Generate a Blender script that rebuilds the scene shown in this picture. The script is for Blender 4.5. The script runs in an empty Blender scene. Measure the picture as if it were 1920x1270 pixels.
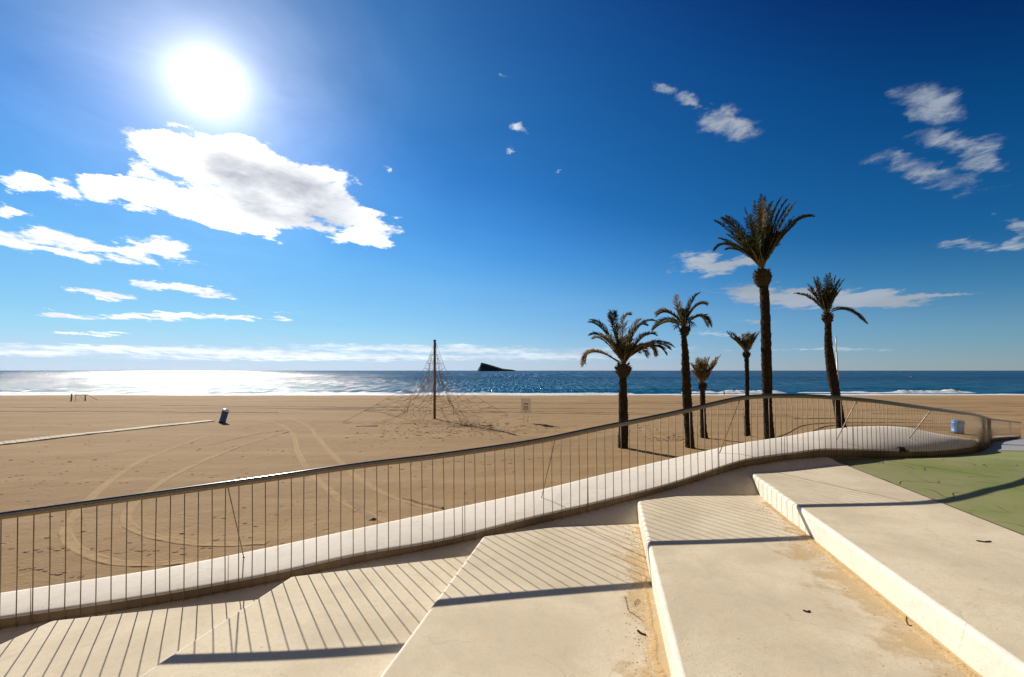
import bpy, math, random
from mathutils import Vector, noise, geometry
random.seed(7)
R = math.radians
SC = bpy.context.scene
COL = SC.collection
CZ = 4.0                      # camera height above the upper beach, metres
F_PX = 853.33
PITCH = math.atan(60 / F_PX)
cp, sp = math.cos(PITCH), math.sin(PITCH)

# ------------------------------------------------------------ measuring helpers
def ray(x, y):                # direction of a sight line, per metre of northing
    u = x - 960; v = 635 - y
    k = F_PX * cp - v * sp
    return u / k, (v * cp + F_PX * sp) / k
def atY(x, y, Y):
    a, b = ray(x, y); return Vector((a * Y, Y, CZ + b * Y))
def atdrop(x, y, d):
    a, b = ray(x, y); Y = -d / b; return Vector((a * Y, Y, CZ - d))
def smooth(a, b, t):
    t = max(0, min(1, (t - a) / (b - a))); return t * t * (3 - 2 * t)
def lerp(a, b, t): return a + (b - a) * t
def interp(tab, x):
    if x <= tab[0][0]: return tab[0][1]
    for (a, b), (c, d) in zip(tab, tab[1:]):
        if x <= c: return b + (d - b) * (x - a) / (c - a)
    return tab[-1][1]

# ------------------------------------------------------------ mesh helpers
class MB:
    def __init__(s): s.v = []; s.f = []; s.m = []; s.sm = []
    def add(s, vs, fs, m=0, sm=False):
        o = len(s.v); s.v += [tuple(p) for p in vs]
        for q in fs: s.f.append([i + o for i in q]); s.m.append(m); s.sm.append(sm)
    def box(s, c, sx, sy, sz, rz=0, m=0):
        cc, ss = math.cos(rz), math.sin(rz); vs = []
        for dz in (-.5, .5):
            for dx, dy in ((-.5, -.5), (.5, -.5), (.5, .5), (-.5, .5)):
                x, y = dx * sx, dy * sy
                vs.append((c[0] + x * cc - y * ss, c[1] + x * ss + y * cc, c[2] + dz * sz))
        s.add(vs, [(3, 2, 1, 0), (4, 5, 6, 7), (0, 1, 5, 4), (1, 2, 6, 5), (2, 3, 7, 6), (3, 0, 4, 7)], m)
    def tube(s, pts, r, n=8, m=0, caps=True, sm=True):
        pts = [Vector(p) for p in pts]; rs = r if isinstance(r, (list, tuple)) else [r] * len(pts)
        vs = []; prev = None
        for i, p in enumerate(pts):
            t = (pts[min(i + 1, len(pts) - 1)] - pts[max(i - 1, 0)]).normalized()
            if prev is None:
                ref = Vector((0, 0, 1)) if abs(t.z) < .9 else Vector((1, 0, 0))
                a = t.cross(ref).normalized()
            else:
                a = (prev - t * prev.dot(t)).normalized()
            prev = a; b = t.cross(a)
            for k in range(n):
                an = 2 * math.pi * k / n
                vs.append(p + (a * math.cos(an) + b * math.sin(an)) * rs[i])
        fs = []
        for i in range(len(pts) - 1):
            for k in range(n):
                k2 = (k + 1) % n
                fs.append((i * n + k, i * n + k2, (i + 1) * n + k2, (i + 1) * n + k))
        s.add(vs, fs, m, sm)
        if caps:
            o = len(s.v) - len(vs)
            s.f.append([o + k for k in range(n)][::-1]); s.m.append(m); s.sm.append(False)
            s.f.append([o + (len(pts) - 1) * n + k for k in range(n)]); s.m.append(m); s.sm.append(False)
    def grid(s, rows, m=0, sm=True):
        nr, nc = len(rows), len(rows[0]); vs = [p for r_ in rows for p in r_]
        s.add(vs, [(i * nc + j, i * nc + j + 1, (i + 1) * nc + j + 1, (i + 1) * nc + j) for i in range(nr - 1) for j in range(nc - 1)], m, sm)
    def lump(s, c, rx, ry, rz, seed=0, n=10, k=6, amp=.2, m=0, rot=0):
        vs = []; cc, ss = math.cos(rot), math.sin(rot)
        for i in range(k + 1):
            th = math.pi * i / k
            for j in range(n):
                ph = 2 * math.pi * j / n
                d = Vector((math.sin(th) * math.cos(ph), math.sin(th) * math.sin(ph), math.cos(th)))
                q = 1 + amp * noise.noise(d * 1.7 + Vector((seed * 3.1, seed * 1.7, 0)))
                x, y = d.x * rx * q, d.y * ry * q
                vs.append((c[0] + x * cc - y * ss, c[1] + x * ss + y * cc, c[2] + d.z * rz * q))
        fs = [(i * n + j, (i + 1) * n + j, (i + 1) * n + (j + 1) % n, i * n + (j + 1) % n) for i in range(k) for j in range(n)]
        s.add(vs, fs, m, True)
    def build(s, name, mats, parent=None, origin=None):
        me = bpy.data.meshes.new(name)
        org = Vector(origin) if origin is not None else Vector((0, 0, 0))
        me.from_pydata([tuple(Vector(v) - org) for v in s.v], [], s.f)
        for mt in (mats if isinstance(mats, (list, tuple)) else [mats]): me.materials.append(mt)
        me.polygons.foreach_set('material_index', s.m); me.polygons.foreach_set('use_smooth', s.sm)
        me.update()
        o = bpy.data.objects.new(name, me); COL.objects.link(o)
        if parent is None: o.location = org
        else: o.parent = parent; o.location = org - parent.location if origin is not None else -parent.location
        return o
def tag(o, label=None, cat=None, group=None, kind=None):
    if label: o['label'] = label
    if cat: o['category'] = cat
    if group: o['group'] = group
    if kind: o['kind'] = kind
    return o
def empty(name, loc, *a, **k):
    o = bpy.data.objects.new(name, None); o.location = loc; COL.objects.link(o); o.empty_display_size = .2
    return tag(o, *a, **k)
def catmull(P, n):
    out = []
    for i in range(len(P) - 1):
        p0, p1, p2, p3 = P[max(i - 1, 0)], P[i], P[i + 1], P[min(i + 2, len(P) - 1)]
        for k in range(n):
            t = k / n
            out.append(.5 * ((2 * p1) + (p2 - p0) * t + (2 * p0 - 5 * p1 + 4 * p2 - p3) * t * t + (3 * p1 - p0 - 3 * p2 + p3) * t ** 3))
    out.append(P[-1].copy()); return out
def bez(a, b, c, t): return a * (1 - t) ** 2 + b * 2 * t * (1 - t) + c * t * t

# ------------------------------------------------------------ materials
class NT:
    def __init__(s, nt): s.nt = nt; s.L = nt.links
    def n(s, typ, ins=None, **kw):
        nd = s.nt.nodes.new(typ)
        for k, v in kw.items(): setattr(nd, k, v)
        for k, v in (ins or {}).items():
            if isinstance(v, bpy.types.NodeSocket): s.L.new(v, nd.inputs[k])
            else: nd.inputs[k].default_value = v
        return nd
    def math(s, op, a, b=0.0, c=0.0, clamp=False):
        return s.n('ShaderNodeMath', {0: a, 1: b, 2: c}, operation=op, use_clamp=clamp).outputs[0]
    def ramp(s, fac, stops, interp='LINEAR'):
        nd = s.n('ShaderNodeValToRGB', {0: fac}); cr = nd.color_ramp; cr.interpolation = interp
        while len(cr.elements) < len(stops): cr.elements.new(.5)
        for e, (p, c) in zip(cr.elements, stops):
            e.position = p; e.color = c if len(c) == 4 else (*c, 1)
        return nd.outputs[0]
    def maprange(s, v, a, b, c=0.0, d=1.0, smoothstep=False):
        return s.n('ShaderNodeMapRange', {0: v, 1: a, 2: b, 3: c, 4: d}, interpolation_type='SMOOTHSTEP' if smoothstep else 'LINEAR').outputs[0]
    def mix(s, f, a, b, bt='MIX'):
        nd = s.n('ShaderNodeMix', data_type='RGBA', blend_type=bt)
        for i, v in ((0, f), (6, a), (7, b)):
            if isinstance(v, bpy.types.NodeSocket): s.L.new(v, nd.inputs[i])
            else: nd.inputs[i].default_value = v if i == 0 or len(v) == 4 else (*v, 1)
        return nd.outputs[2]
    def noise(s, vec, scale, detail=4, rough=.55, dist=0.0, lac=2.0):
        return s.n('ShaderNodeTexNoise', {'Vector': vec, 'Scale': scale, 'Detail': detail, 'Roughness': rough, 'Distortion': dist, 'Lacunarity': lac}).outputs[0]
def newmat(name):
    m = bpy.data.materials.new(name); m.use_nodes = True
    nt = m.node_tree; nt.nodes.clear(); t = NT(nt)
    out = t.n('ShaderNodeOutputMaterial'); b = t.n('ShaderNodeBsdfPrincipled')
    t.L.new(b.outputs[0], out.inputs[0])
    geo = t.n('ShaderNodeNewGeometry')
    return m, t, b, geo.outputs['Position']
def bump(t, b, h, strength=.3, dist=.01):
    nd = t.n('ShaderNodeBump', {'Height': h, 'Strength': strength, 'Distance': dist})
    t.L.new(nd.outputs[0], b.inputs['Normal'])
def simple(name, c1, c2=None, rough=.6, metal=0, scale=20, bs=.2, bd=.004, spec=.5):
    m, t, b, P = newmat(name)
    n = t.noise(P, scale)
    t.L.new(t.mix(t.maprange(n, .35, .65), c1, c2 or tuple(x * .75 for x in c1)), b.inputs['Base Color'])
    b.inputs['Roughness'].default_value = rough; b.inputs['Metallic'].default_value = metal
    b.inputs['Specular IOR Level'].default_value = spec
    if bs: bump(t, b, n, bs, bd)
    return m

def concrete(name, base, dirty, stain, dirt_amt=.5, pits=True):
    m, t, b, P = newmat(name)
    big = t.noise(P, .9, 5, .6, .4); mid = t.noise(P, 5, 6, .65, .2); fine = t.noise(P, 60, 4, .6)
    c = t.mix(t.math('MULTIPLY', t.maprange(big, .38, .62, smoothstep=True), dirt_amt), base, dirty)
    c = t.mix(t.math('MULTIPLY', t.maprange(mid, .52, .72), .3), c, stain)
    c = t.mix(t.maprange(fine, .38, .7, .0, .30), c, tuple(x * .6 for x in base))
    c = t.mix(t.maprange(t.noise(P, 19, 5, .7), .45, .75, .0, .35), c, tuple(x * .68 for x in base))
    # drift of rusty water stains
    st = t.noise(P, 1.7, 6, .7, 1.5)
    c = t.mix(t.math('MULTIPLY', t.maprange(st, .6, .74, smoothstep=True), .45), c, stain)
    h = t.math('ADD', t.math('MULTIPLY', fine, .5), mid)
    if pits:
        w = t.n('ShaderNodeTexVoronoi', {'Vector': P, 'Scale': 9.0, 'Randomness': 1.0}, feature='F1')
        pit = t.math('MULTIPLY', t.maprange(w.outputs['Distance'], .05, .085, 1, 0), t.maprange(t.noise(P, 2.3, 2), .5, .6))
        c = t.mix(t.math('MULTIPLY', pit, .6), c, tuple(x * .4 for x in dirty))
        w2 = t.n('ShaderNodeTexVoronoi', {'Vector': P, 'Scale': 38.0, 'Randomness': 1.0}, feature='F1')
        p2 = t.math('MULTIPLY', t.maprange(w2.outputs['Distance'], .08, .2, 1, 0), t.maprange(t.noise(P, 7, 3), .52, .62))
        c = t.mix(t.math('MULTIPLY', p2, .35), c, tuple(x * .5 for x in dirty))
        h = t.math('SUBTRACT', h, t.math('MULTIPLY', t.math('ADD', pit, p2), .8))
        # hairline cracks
        dv = t.n('ShaderNodeVectorMath', {0: P, 1: t.n('ShaderNodeTexNoise', {'Vector': P, 'Scale': 1.5, 'Detail': 6.0}).outputs['Color']}, operation='ADD').outputs[0]
        cr = t.n('ShaderNodeTexVoronoi', {'Vector': dv, 'Scale': .55}, feature='DISTANCE_TO_EDGE').outputs['Distance']
        crm = t.math('MULTIPLY', t.maprange(cr, .0, .004, 1, 0), t.maprange(t.noise(P, .8, 2), .5, .56))
        c = t.mix(t.math('MULTIPLY', crm, .35), c, tuple(x * .4 for x in dirty))
    t.L.new(c, b.inputs['Base Color']); b.inputs['Roughness'].default_value = .85
    b.inputs['Specular IOR Level'].default_value = .25
    c = t.mix(t.maprange(t.noise(P, 2.6, 8, .75, .6), .50, .70, 0, .42, True), c, tuple(x * .80 for x in dirty))
    t.L.new(c, b.inputs['Base Color'])
    bump(t, b, h, .45, .005)
    return m

M = {}
M['slab'] = concrete('worn_beige_concrete', (.73, .63, .455), (.585, .495, .35), (.64, .49, .29), .9)
M['riser'] = concrete('white_painted_concrete', (.74, .68, .58), (.62, .56, .46), (.55, .46, .33), .4)
M['curb'] = concrete('white_wave_concrete', (.68, .625, .54), (.56, .51, .43), (.52, .44, .33), .55)
M['bank'] = concrete('grey_bank_concrete', (.68, .60, .46), (.54, .46, .34), (.44, .34, .22), .6)
M['face'] = concrete('shade_toned_curb_face', (.22, .16, .105), (.12, .085, .055), (.16, .10, .06), .9)  # shade of the curb's near side painted in as dark brown
M['rail'] = simple('brushed_steel', (.13, .14, .155), (.09, .095, .105), .25, 1, 60, .05)
M['bar'] = simple('tan_coated_steel', (.26, .19, .12), (.19, .135, .08), .5, .3, 40, .1)
M['barfix'] = simple('pale_steel_strut', (.5, .42, .33), (.4, .32, .24), .5, .3, 40, .1)
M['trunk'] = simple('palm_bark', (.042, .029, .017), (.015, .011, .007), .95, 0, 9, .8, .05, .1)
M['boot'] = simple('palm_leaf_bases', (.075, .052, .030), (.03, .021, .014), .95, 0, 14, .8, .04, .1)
M['wood'] = simple('weathered_wood', (.12, .085, .05), (.065, .045, .03), .8, 0, 12, .4)
M['rope'] = simple('rope', (.34, .21, .10), (.22, .135, .065), .9, 0, 30, .1, spec=.1)
M['blue'] = simple('blue_plastic', (.012, .12, .42), (.01, .09, .32), .42, 0, 8, .05)
M['lightblue'] = simple('faded_blue_plastic', (.03, .22, .55), (.025, .17, .45), .5, 0, 8, .05)
M['white'] = simple('white_plastic', (.85, .85, .85), (.8, .8, .8), .3, 0, 8, 0)
M['black'] = simple('black_rubber', (.015, .014, .012), (.008, .008, .008), .7, 0, 20, .2)
M['sign'] = simple('grey_sign_panel', (.88, .83, .81), (.8, .75, .73), .5, 0, 3, 0)
M['ink'] = simple('sign_ink', (.16, .10, .09), (.12, .08, .07), .6, 0, 8, 0)
M['pole'] = simple('white_pole_paint', (.72, .72, .72), (.6, .6, .6), .4, 0, 8, 0)
M['rock'] = simple('dark_island_rock', (.030, .050, .062), (.014, .028, .036), .95, 0, .02, .6, 6, .1)
M['board'] = simple('pale_boardwalk', (.44, .37, .26), (.32, .26, .18), .85, 0, 1.3, .3)
M['leafdry'] = simple('dry_leaf', (.07, .04, .02), (.03, .018, .012), .9, 0, 60, .3, spec=.05)
M['skin'] = simple('skin', (.32, .18, .11), None, .6, 0, 5, 0)
M['cloth'] = simple('dark_trousers', (.03, .028, .03), None, .9, 0, 5, 0)
M['shirt'] = simple('tan_shirt', (.30, .22, .13), None, .9, 0, 5, 0)
M['hair'] = simple('dark_hair', (.02, .015, .01), None, .7, 0, 5, 0)
M['ragtan'] = simple('tan_patch', (.35, .22, .11), None, .9, 0, 5, 0)
M['buoy'] = simple('pale_buoy', (.45, .42, .38), None, .5, 0, 5, 0)
M['joint'] = simple('dark_joint_filler', (.16, .08, .05), (.09, .05, .035), .9, 0, 14, .3)

def frond_mat(name, c1, c2):
    m, t, b, P = newmat(name)
    n = t.noise(P, 1.6, 3)
    col = t.mix(t.maprange(n, .35, .65), c1, c2)
    t.L.new(col, b.inputs['Base Color']); b.inputs['Roughness'].default_value = .6; b.inputs['Specular IOR Level'].default_value = .15
    tr = t.n('ShaderNodeBsdfTranslucent', {'Color': col})
    mx = t.n('ShaderNodeMixShader', {0: .45, 1: b.outputs[0], 2: tr.outputs[0]})
    t.L.new(mx.outputs[0], t.nt.nodes['Material Output'].inputs[0])
    return m
M['frond'] = frond_mat('palm_leaflets', (.058, .058, .022), (.028, .030, .013))
M['frondlight'] = frond_mat('straw_palm_leaflets', (.30, .215, .10), (.13, .10, .045))
M['rachis'] = simple('frond_stem', (.20, .15, .07), (.12, .09, .04), .6, 0, 10, 0)

# sand
m, t, b, P = newmat('beach_sand')
big = t.noise(P, .06, 4, .6); mid = t.noise(P, 1.1, 6, .6); fine = t.noise(P, 9, 5, .65); gr = t.noise(P, 60, 3, .6)
mp = t.n('ShaderNodeMapping', {'Vector': P, 'Scale': (.025, .55, 1.0)}).outputs[0]
streak = t.noise(mp, 1.0, 5, .6)
c = t.mix(t.maprange(big, .35, .65), (.335, .221, .108), (.285, .184, .087))
c = t.mix(t.math('MULTIPLY', t.maprange(streak, .42, .66, smoothstep=True), .5), c, (.42, .295, .155))
c = t.mix(t.maprange(mid, .45, .75, 0, .35), c, (.29, .195, .115))
c = t.mix(t.maprange(gr, .35, .8, 0, .3), c, (.20, .135, .075))
c = t.mix(t.maprange(t.noise(P, 3.4, 7, .75), .50, .68, 0, .38, True), c, (.235, .155, .08))
# wet band towards the water
sx = t.n('ShaderNodeSeparateXYZ', {0: P})
wet = t.maprange(t.math('ADD', sx.outputs[1], t.math('MULTIPLY', t.noise(mp, 3, 3), 8)), 108, 116, smoothstep=True)
c = t.mix(wet, c, (.13, .10, .075))
t.L.new(c, b.inputs['Base Color']); b.inputs['Roughness'].default_value = .95
b.inputs['Specular IOR Level'].default_value = .1
# little pits and kicked sand
vo = t.n('ShaderNodeTexVoronoi', {'Vector': t.n('ShaderNodeMapping', {'Vector': P, 'Scale': (1.0, 1.6, 1.0)}).outputs[0], 'Scale': 1.1}, feature='F1')
pit = t.math('MULTIPLY', t.maprange(vo.outputs['Distance'], .06, .16, 1, 0, True), t.maprange(t.noise(P, .35, 2), .45, .6))
h = t.math('ADD', t.math('MULTIPLY', mid, .07), t.math('MULTIPLY', fine, .034))
h = t.math('SUBTRACT', h, t.math('MULTIPLY', pit, .03))
h = t.math('ADD', h, t.math('MULTIPLY', gr, .004))
nd = t.n('ShaderNodeBump', {'Height': h, 'Strength': .8, 'Distance': 1.0}); t.L.new(nd.outputs[0], b.inputs['Normal'])
M['sand'] = m
def sandlike(name, c1, c2):
    m, t, b, P = newmat(name)
    n = t.noise(P, 8, 5, .6); g = t.noise(P, 70, 3)
    c = t.mix(t.maprange(n, .35, .65), c1, c2); c = t.mix(t.maprange(g, .35, .8, 0, .3), c, tuple(x * .6 for x in c2))
    t.L.new(c, b.inputs['Base Color']); b.inputs['Roughness'].default_value = .95; b.inputs['Specular IOR Level'].default_value = .1
    bump(t, b, t.math('ADD', n, t.math('MULTIPLY', g, .3)), .6, .03)
    return m
M['track'] = sandlike('turned_sand', (.425, .292, .15), (.345, .23, .113))
M['clod'] = sandlike('kicked_sand', (.34, .235, .14), (.27, .18, .105))
M['drift'] = sandlike('orange_sand_drift', (.60, .435, .235), (.53, .375, .19))

# green paving with wavy joints
m, t, b, P = newmat('green_paving')
n1 = t.noise(P, .8, 5, .6); n2 = t.noise(P, 14, 4)
c = t.mix(t.maprange(n1, .35, .65, smoothstep=True), (.185, .22, .056), (.25, .25, .10))
c = t.mix(t.maprange(n2, .5, .75, 0, .35), c, (.24, .20, .12))
rot = t.n('ShaderNodeMapping', {'Vector': P, 'Rotation': (0, 0, R(-11.5)), 'Scale': (1, 1, 1)}).outputs[0]
s3 = t.n('ShaderNodeSeparateXYZ', {0: rot})
wv = t.math('MULTIPLY', t.math('SINE', t.math('MULTIPLY', s3.outputs[0], 2 * math.pi / .62)), .085)
yy = t.math('ADD', t.math('ADD', s3.outputs[1], wv), t.math('MULTIPLY', t.noise(P, 2.2, 3), .18))
fr = t.math('ABSOLUTE', t.math('SUBTRACT', t.math('FRACT', t.math('DIVIDE', yy, .62)), .5))
wv2 = t.math('MULTIPLY', t.math('SINE', t.math('MULTIPLY', s3.outputs[1], 2 * math.pi / .62)), .085)
xx = t.math('ADD', t.math('ADD', s3.outputs[0], wv2), t.math('MULTIPLY', t.noise(P, 2.2, 3), .18))
fr2 = t.math('ABSOLUTE', t.math('SUBTRACT', t.math('FRACT', t.math('DIVIDE', xx, .62)), .5))
ln = t.math('MAXIMUM', t.maprange(fr, .012, .024, 1, 0), t.maprange(fr2, .010, .020, 1, 0))
ln = t.math('MULTIPLY', ln, t.maprange(t.noise(P, 1.2, 3), .47, .55))
c = t.mix(t.math('MULTIPLY', ln, .85), c, (.07, .035, .03))
t.L.new(c, b.inputs['Base Color']); b.inputs['Roughness'].default_value = .7; b.inputs['Specular IOR Level'].default_value = .3
bump(t, b, t.math('SUBTRACT', t.math('MULTIPLY', n2, .4), ln), .5, .006)
M['green'] = m
M['greypave'] = concrete('grey_paving', (.30, .31, .33), (.25, .26, .28), (.3, .27, .23), .5, False)

# sea
m, t, b, P = newmat('sea_water')
mpw = t.n('ShaderNodeMapping', {'Vector': P, 'Scale': (.55, 1.0, 1.0)}).outputs[0]
w1 = t.noise(mpw, .12, 3, .5); w2 = t.noise(mpw, .9, 6, .62); w3 = t.noise(mpw, 4.5, 3, .6)
big = t.noise(t.n('ShaderNodeMapping', {'Vector': P, 'Scale': (.3, 1, 1)}).outputs[0], .012, 4, .6)
sxx = t.n('ShaderNodeSeparateXYZ', {0: P})
shal = t.maprange(sxx.outputs[1], 118, 420, 1, 0, True)
c = t.mix(t.maprange(big, .4, .62), (.0002, .027, .090), (.0006, .048, .130))
c = t.mix(t.math('MULTIPLY', shal, .6), c, (.003, .095, .185))
h = t.math('ADD', t.math('MULTIPLY', w1, 1.6), t.math('ADD', t.math('MULTIPLY', w2, .75), t.math('MULTIPLY', w3, .12)))
nd = t.n('ShaderNodeBump', {'Height': h, 'Strength': 1.0, 'Distance': 1.0})
# sparkle mask: stretched noise at several sizes boosts the gloss to imitate glints
def glint_noise(sx_, sy_, sc__): return t.noise(t.n('ShaderNodeMapping', {'Vector': P, 'Scale': (sx_, sy_, 1.0)}).outputs[0], sc__, 2, .6)
pw = t.math('MAXIMUM', t.math('MULTIPLY', glint_noise(2.2, .11, .9), t.maprange(sxx.outputs[1], 250, 700, 1.0, .8)), t.math('MULTIPLY', glint_noise(.8, .0075, 1.0), t.maprange(sxx.outputs[1], 180, 500, .6, 1.0)))
pm = t.maprange(pw, .47, .66, .10, 3.4)
dif = t.n('ShaderNodeBsdfDiffuse', {'Color': t.mix(t.maprange(pw, .42, .62), c, t.mix(.55, c, (.012, .11, .20)))})
gls = t.n('ShaderNodeBsdfGlossy', {'Roughness': .14, 'Normal': nd.outputs[0]})
fz = t.n('ShaderNodeFresnel', {'IOR': 1.33, 'Normal': nd.outputs[0]}).outputs[0]
fz = t.math('MULTIPLY', t.math('MINIMUM', fz, .30), pm)
mx = t.n('ShaderNodeMixShader', {0: fz, 1: dif.outputs[0], 2: gls.outputs[0]})
t.L.new(mx.outputs[0], t.nt.nodes['Material Output'].inputs[0])
M['sea'] = m
m, t, b, P = newmat('sea_foam')
n = t.noise(t.n('ShaderNodeMapping', {'Vector': P, 'Scale': (.5, 2.0, 2.0)}).outputs[0], 1.4, 6, .7)
t.L.new(t.mix(t.maprange(n, .35, .6), (.35, .42, .46), (.82, .84, .86)), b.inputs['Base Color'])
b.inputs['Roughness'].default_value = .7; bump(t, b, n, .8, .2)
M['foam'] = m

# ------------------------------------------------------------ beach
S0 = .0                      # upper beach level (z)
SEA_Z = CZ - 5.9
def beach_z(x, y):
    z = -2.35 * smooth(0, 1, (y - 66) / 70) * 1.25 if y > 66 else 0
    if y > 66: z = -(y - 66) * .0365 - .00022 * (y - 66) ** 2 * .8
    a = smooth(3, 14, y)
    z += a * (.09 * noise.noise(Vector((x * .07, y * .09, 1))) + .05 * noise.noise(Vector((x * .28, y * .3, 4))))
    # sand heaped round the foot of the climbing net and the palms
    return z
def on_beach(x, y):
    a, b = ray(x, y); hi = 200.0
    st = .05; Y = 3.0
    while Y < hi:
        if CZ + b * Y <= beach_z(a * Y, Y): break
        Y += st; st = .05 + Y * .002
    return Vector((a * Y, Y, beach_z(a * Y, Y)))
mb = MB()
ys = []; y = 2.0
while y < 150: ys.append(y); y += .22 + y * .006
xs = []; x = 0.0
while x < 260: xs.append(x); x += .3 + x * .012
xs = [-v for v in xs[:0:-1]] + xs
def rough(x, y):
    q = .018 * noise.noise(Vector((x * 1.3, y * 1.5, 9))) + .012 * noise.noise(Vector((x * 3.1, y * 3.3, 2)))
    k = smooth(13, 3, math.hypot((x - KX) / 1.5, y - KY)) + smooth(6, 2, math.hypot((x - 9.5) / 1.6, y - 27)) * .8
    return q * (1 + 3.2 * k)
KX, KY = -4.0, 36.0
rows = [[(x, y, beach_z(x, y) + rough(x, y)) for x in xs] for y in ys]
mb.grid(rows, 0)

def ribbon(pts, prof, mi=1, noise_amp=.15, lift=0.0):   # draped strip, prof = [(offset, height)]
    rows = []
    for i, p in enumerate(pts):
        tdir = (pts[min(i + 1, len(pts) - 1)] - pts[max(i - 1, 0)]); tdir.z = 0
        if tdir.length < 1e-6: tdir = Vector((1, 0, 0))
        tdir.normalize(); nx = Vector((tdir.y, -tdir.x, 0))
        row = []
        for k, (o, hgt) in enumerate(prof):
            q = p + nx * (o * (1 + noise_amp * noise.noise(Vector((p.x * 2, p.y * 2, k)))))
            row.append((q.x, q.y, beach_z(q.x, q.y) + rough(q.x, q.y) + hgt * (1 + .5 * noise.noise(Vector((q.x * 4, q.y * 4, 3 + k)))) + lift))
        rows.append(row)
    mb.grid(rows, mi)
def track(px, w=.2, n=14, style=0, gap=None):
    P = [on_beach(*p) for p in px]
    L = catmull(P, n)
    offs = [0] if gap is None else [-gap / 2, gap / 2]
    for o in offs:
        Q = []
        for i, p in enumerate(L):
            d = L[min(i + 1, len(L) - 1)] - L[max(i - 1, 0)]; d.z = 0; d.normalize()
            Q.append(p + Vector((d.y, -d.x, 0)) * o)
        if style == 0:     # pale tread with low berms
            prof = [(-w * .66, -.05), (-w * .5, .008), (-w * .36, .014), (-w * .25, .007), (0, .009), (w * .25, .007), (w * .36, .014), (w * .5, .008), (w * .66, -.05)]
            ribbon(Q, prof, 1)
        else:              # heavy ridge throwing a dark line
            prof = [(-w * .6, -.03), (-w * .2, .03), (0, .05), (w * .2, .03), (w * .7, -.03)]
            ribbon(Q, prof, 3)
# the curved buggy tracks on the left and centre
track([(395, 815), (300, 850), (225, 890), (165, 940), (128, 985), (125, 1010), (150, 1035), (215, 1055), (300, 1058), (390, 1050)], .26, 16)
track([(530, 812), (430, 845), (350, 880), (275, 925), (238, 965), (245, 990), (300, 1010), (390, 1022), (500, 1020)], .26, 16)
track([(480, 788), (520, 795), (548, 812), (560, 850), (580, 885), (612, 915), (650, 945), (730, 980)], .26, 16)
track([(540, 783), (578, 800), (602, 828), (640, 868), (700, 915), (760, 940), (830, 958)], .26, 16)
track([(530, 808), (460, 819), (395, 834)], .14, 20); track([(555, 806), (500, 822), (430, 845)], .14, 20)
track([(655, 940), (700, 975)], .3, 10, 1); track([(755, 936), (830, 955)], .2, 10, 1)
# runs parallel to the shore
for (x0, y0, x1, y1, w, st) in [(-80, 764, 700, 767, .5, 1), (300, 761, 760, 764, .35, 1), (-60, 772, 520, 774, .3, 1), (620, 764, 1900, 772, .35, 1), (560, 768, 1500, 783, .3, 1), (600, 767, 1480, 779, .3, 1), (1100, 752, 1980, 758, .5, 1),
        (860, 755, 1480, 758, .35, 1), (-50, 757, 500, 752, .9, 0), (560, 750, 1300, 752, 1.0, 0), (450, 757, 900, 756, .7, 0), (1640, 776, 1990, 779, .5, 1), (1700, 766, 1990, 762, .6, 1)]:
    n = 9; pts = [(lerp(x0, x1, i / n), lerp(y0, y1, i / n) + random.uniform(-.5, .5)) for i in range(n + 1)]
    track(pts, w, 14, st)
# curved ruts behind the hump of the wall
track([(1450, 822), (1478, 812), (1505, 799), (1560, 794), (1640, 793), (1730, 794), (1800, 796)], .22, 14, 1)
track([(1520, 811), (1545, 801), (1590, 798), (1700, 800), (1790, 802)], .2, 14, 1)
track([(1405, 819), (1440, 823), (1460, 818)], .2, 14, 1)
track([(1490, 786), (1600, 785), (1750, 790)], .2, 14, 1)
# footprints and kicked clods
def clod(x, y, s):
    z = beach_z(x, y) + rough(x, y)
    rot = random.uniform(-.5, .5); n = 7
    vs = []
    for k in range(n):
        a = 2 * math.pi * k / n; rr = s * random.uniform(.7, 1.2)
        vs.append((x + math.cos(a) * rr * 1.7, y + math.sin(a) * rr, z - .02))
    o = len(vs)
    for k in range(n):
        a = 2 * math.pi * k / n; rr = s * random.uniform(.35, .6)
        vs.append((x + math.cos(a) * rr * 1.5, y + math.sin(a) * rr, z + s * random.uniform(.08, .20)))
    vs.append((x, y, z + s * .15))
    fs = [(k, (k + 1) % n, n + (k + 1) % n, n + k) for k in range(n)] + [(n + k, n + (k + 1) % n, 2 * n) for k in range(n)]
    mb.add(vs, fs, 2, False)
for _ in range(420):
    px_, py_ = random.uniform(-30, 1000), 775 + 270 * random.random() ** 1.3
    if noise.noise(Vector((px_ * .006, py_ * .02, 5))) < -.05: continue
    p = on_beach(px_, py_); clod(p.x, p.y, random.uniform(.035, .075) * (1 if p.y < 20 else 1.35))
for (ax, ay, bx, by, n) in [(10, 1030, 300, 1038, 26), (20, 1068, 180, 1085, 14), (0, 862, 560, 905, 34), (0, 900, 260, 905, 14), (700, 880, 1060, 858, 22), (60, 800, 400, 790, 22), (240, 830, 560, 850, 22), (560, 830, 900, 850, 12)]:
    for i in range(n):
        k = i / n; p = on_beach(lerp(ax, bx, k) + random.uniform(-6, 6), lerp(ay, by, k) + random.uniform(-5, 5)); clod(p.x, p.y, random.uniform(.045, .085))
for (cx, cy, rx, ry, n) in [(820, 812, 150, 14, 380), (900, 800, 90, 8, 240), (1265, 823, 45, 10, 110), (1210, 803, 40, 8, 70), (1000, 798, 60, 10, 60), (1650, 768, 250, 6, 160), (1420, 760, 120, 5, 60)]:
    for i in range(n):
        p = on_beach(cx + random.gauss(0, rx * .5), cy + random.gauss(0, ry * .5)); clod(p.x, p.y, random.uniform(.03, .10))
beach = mb.build('sand', [M['sand'], M['track'], M['clod'], M['clod']])
tag(beach, kind='structure')

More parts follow.
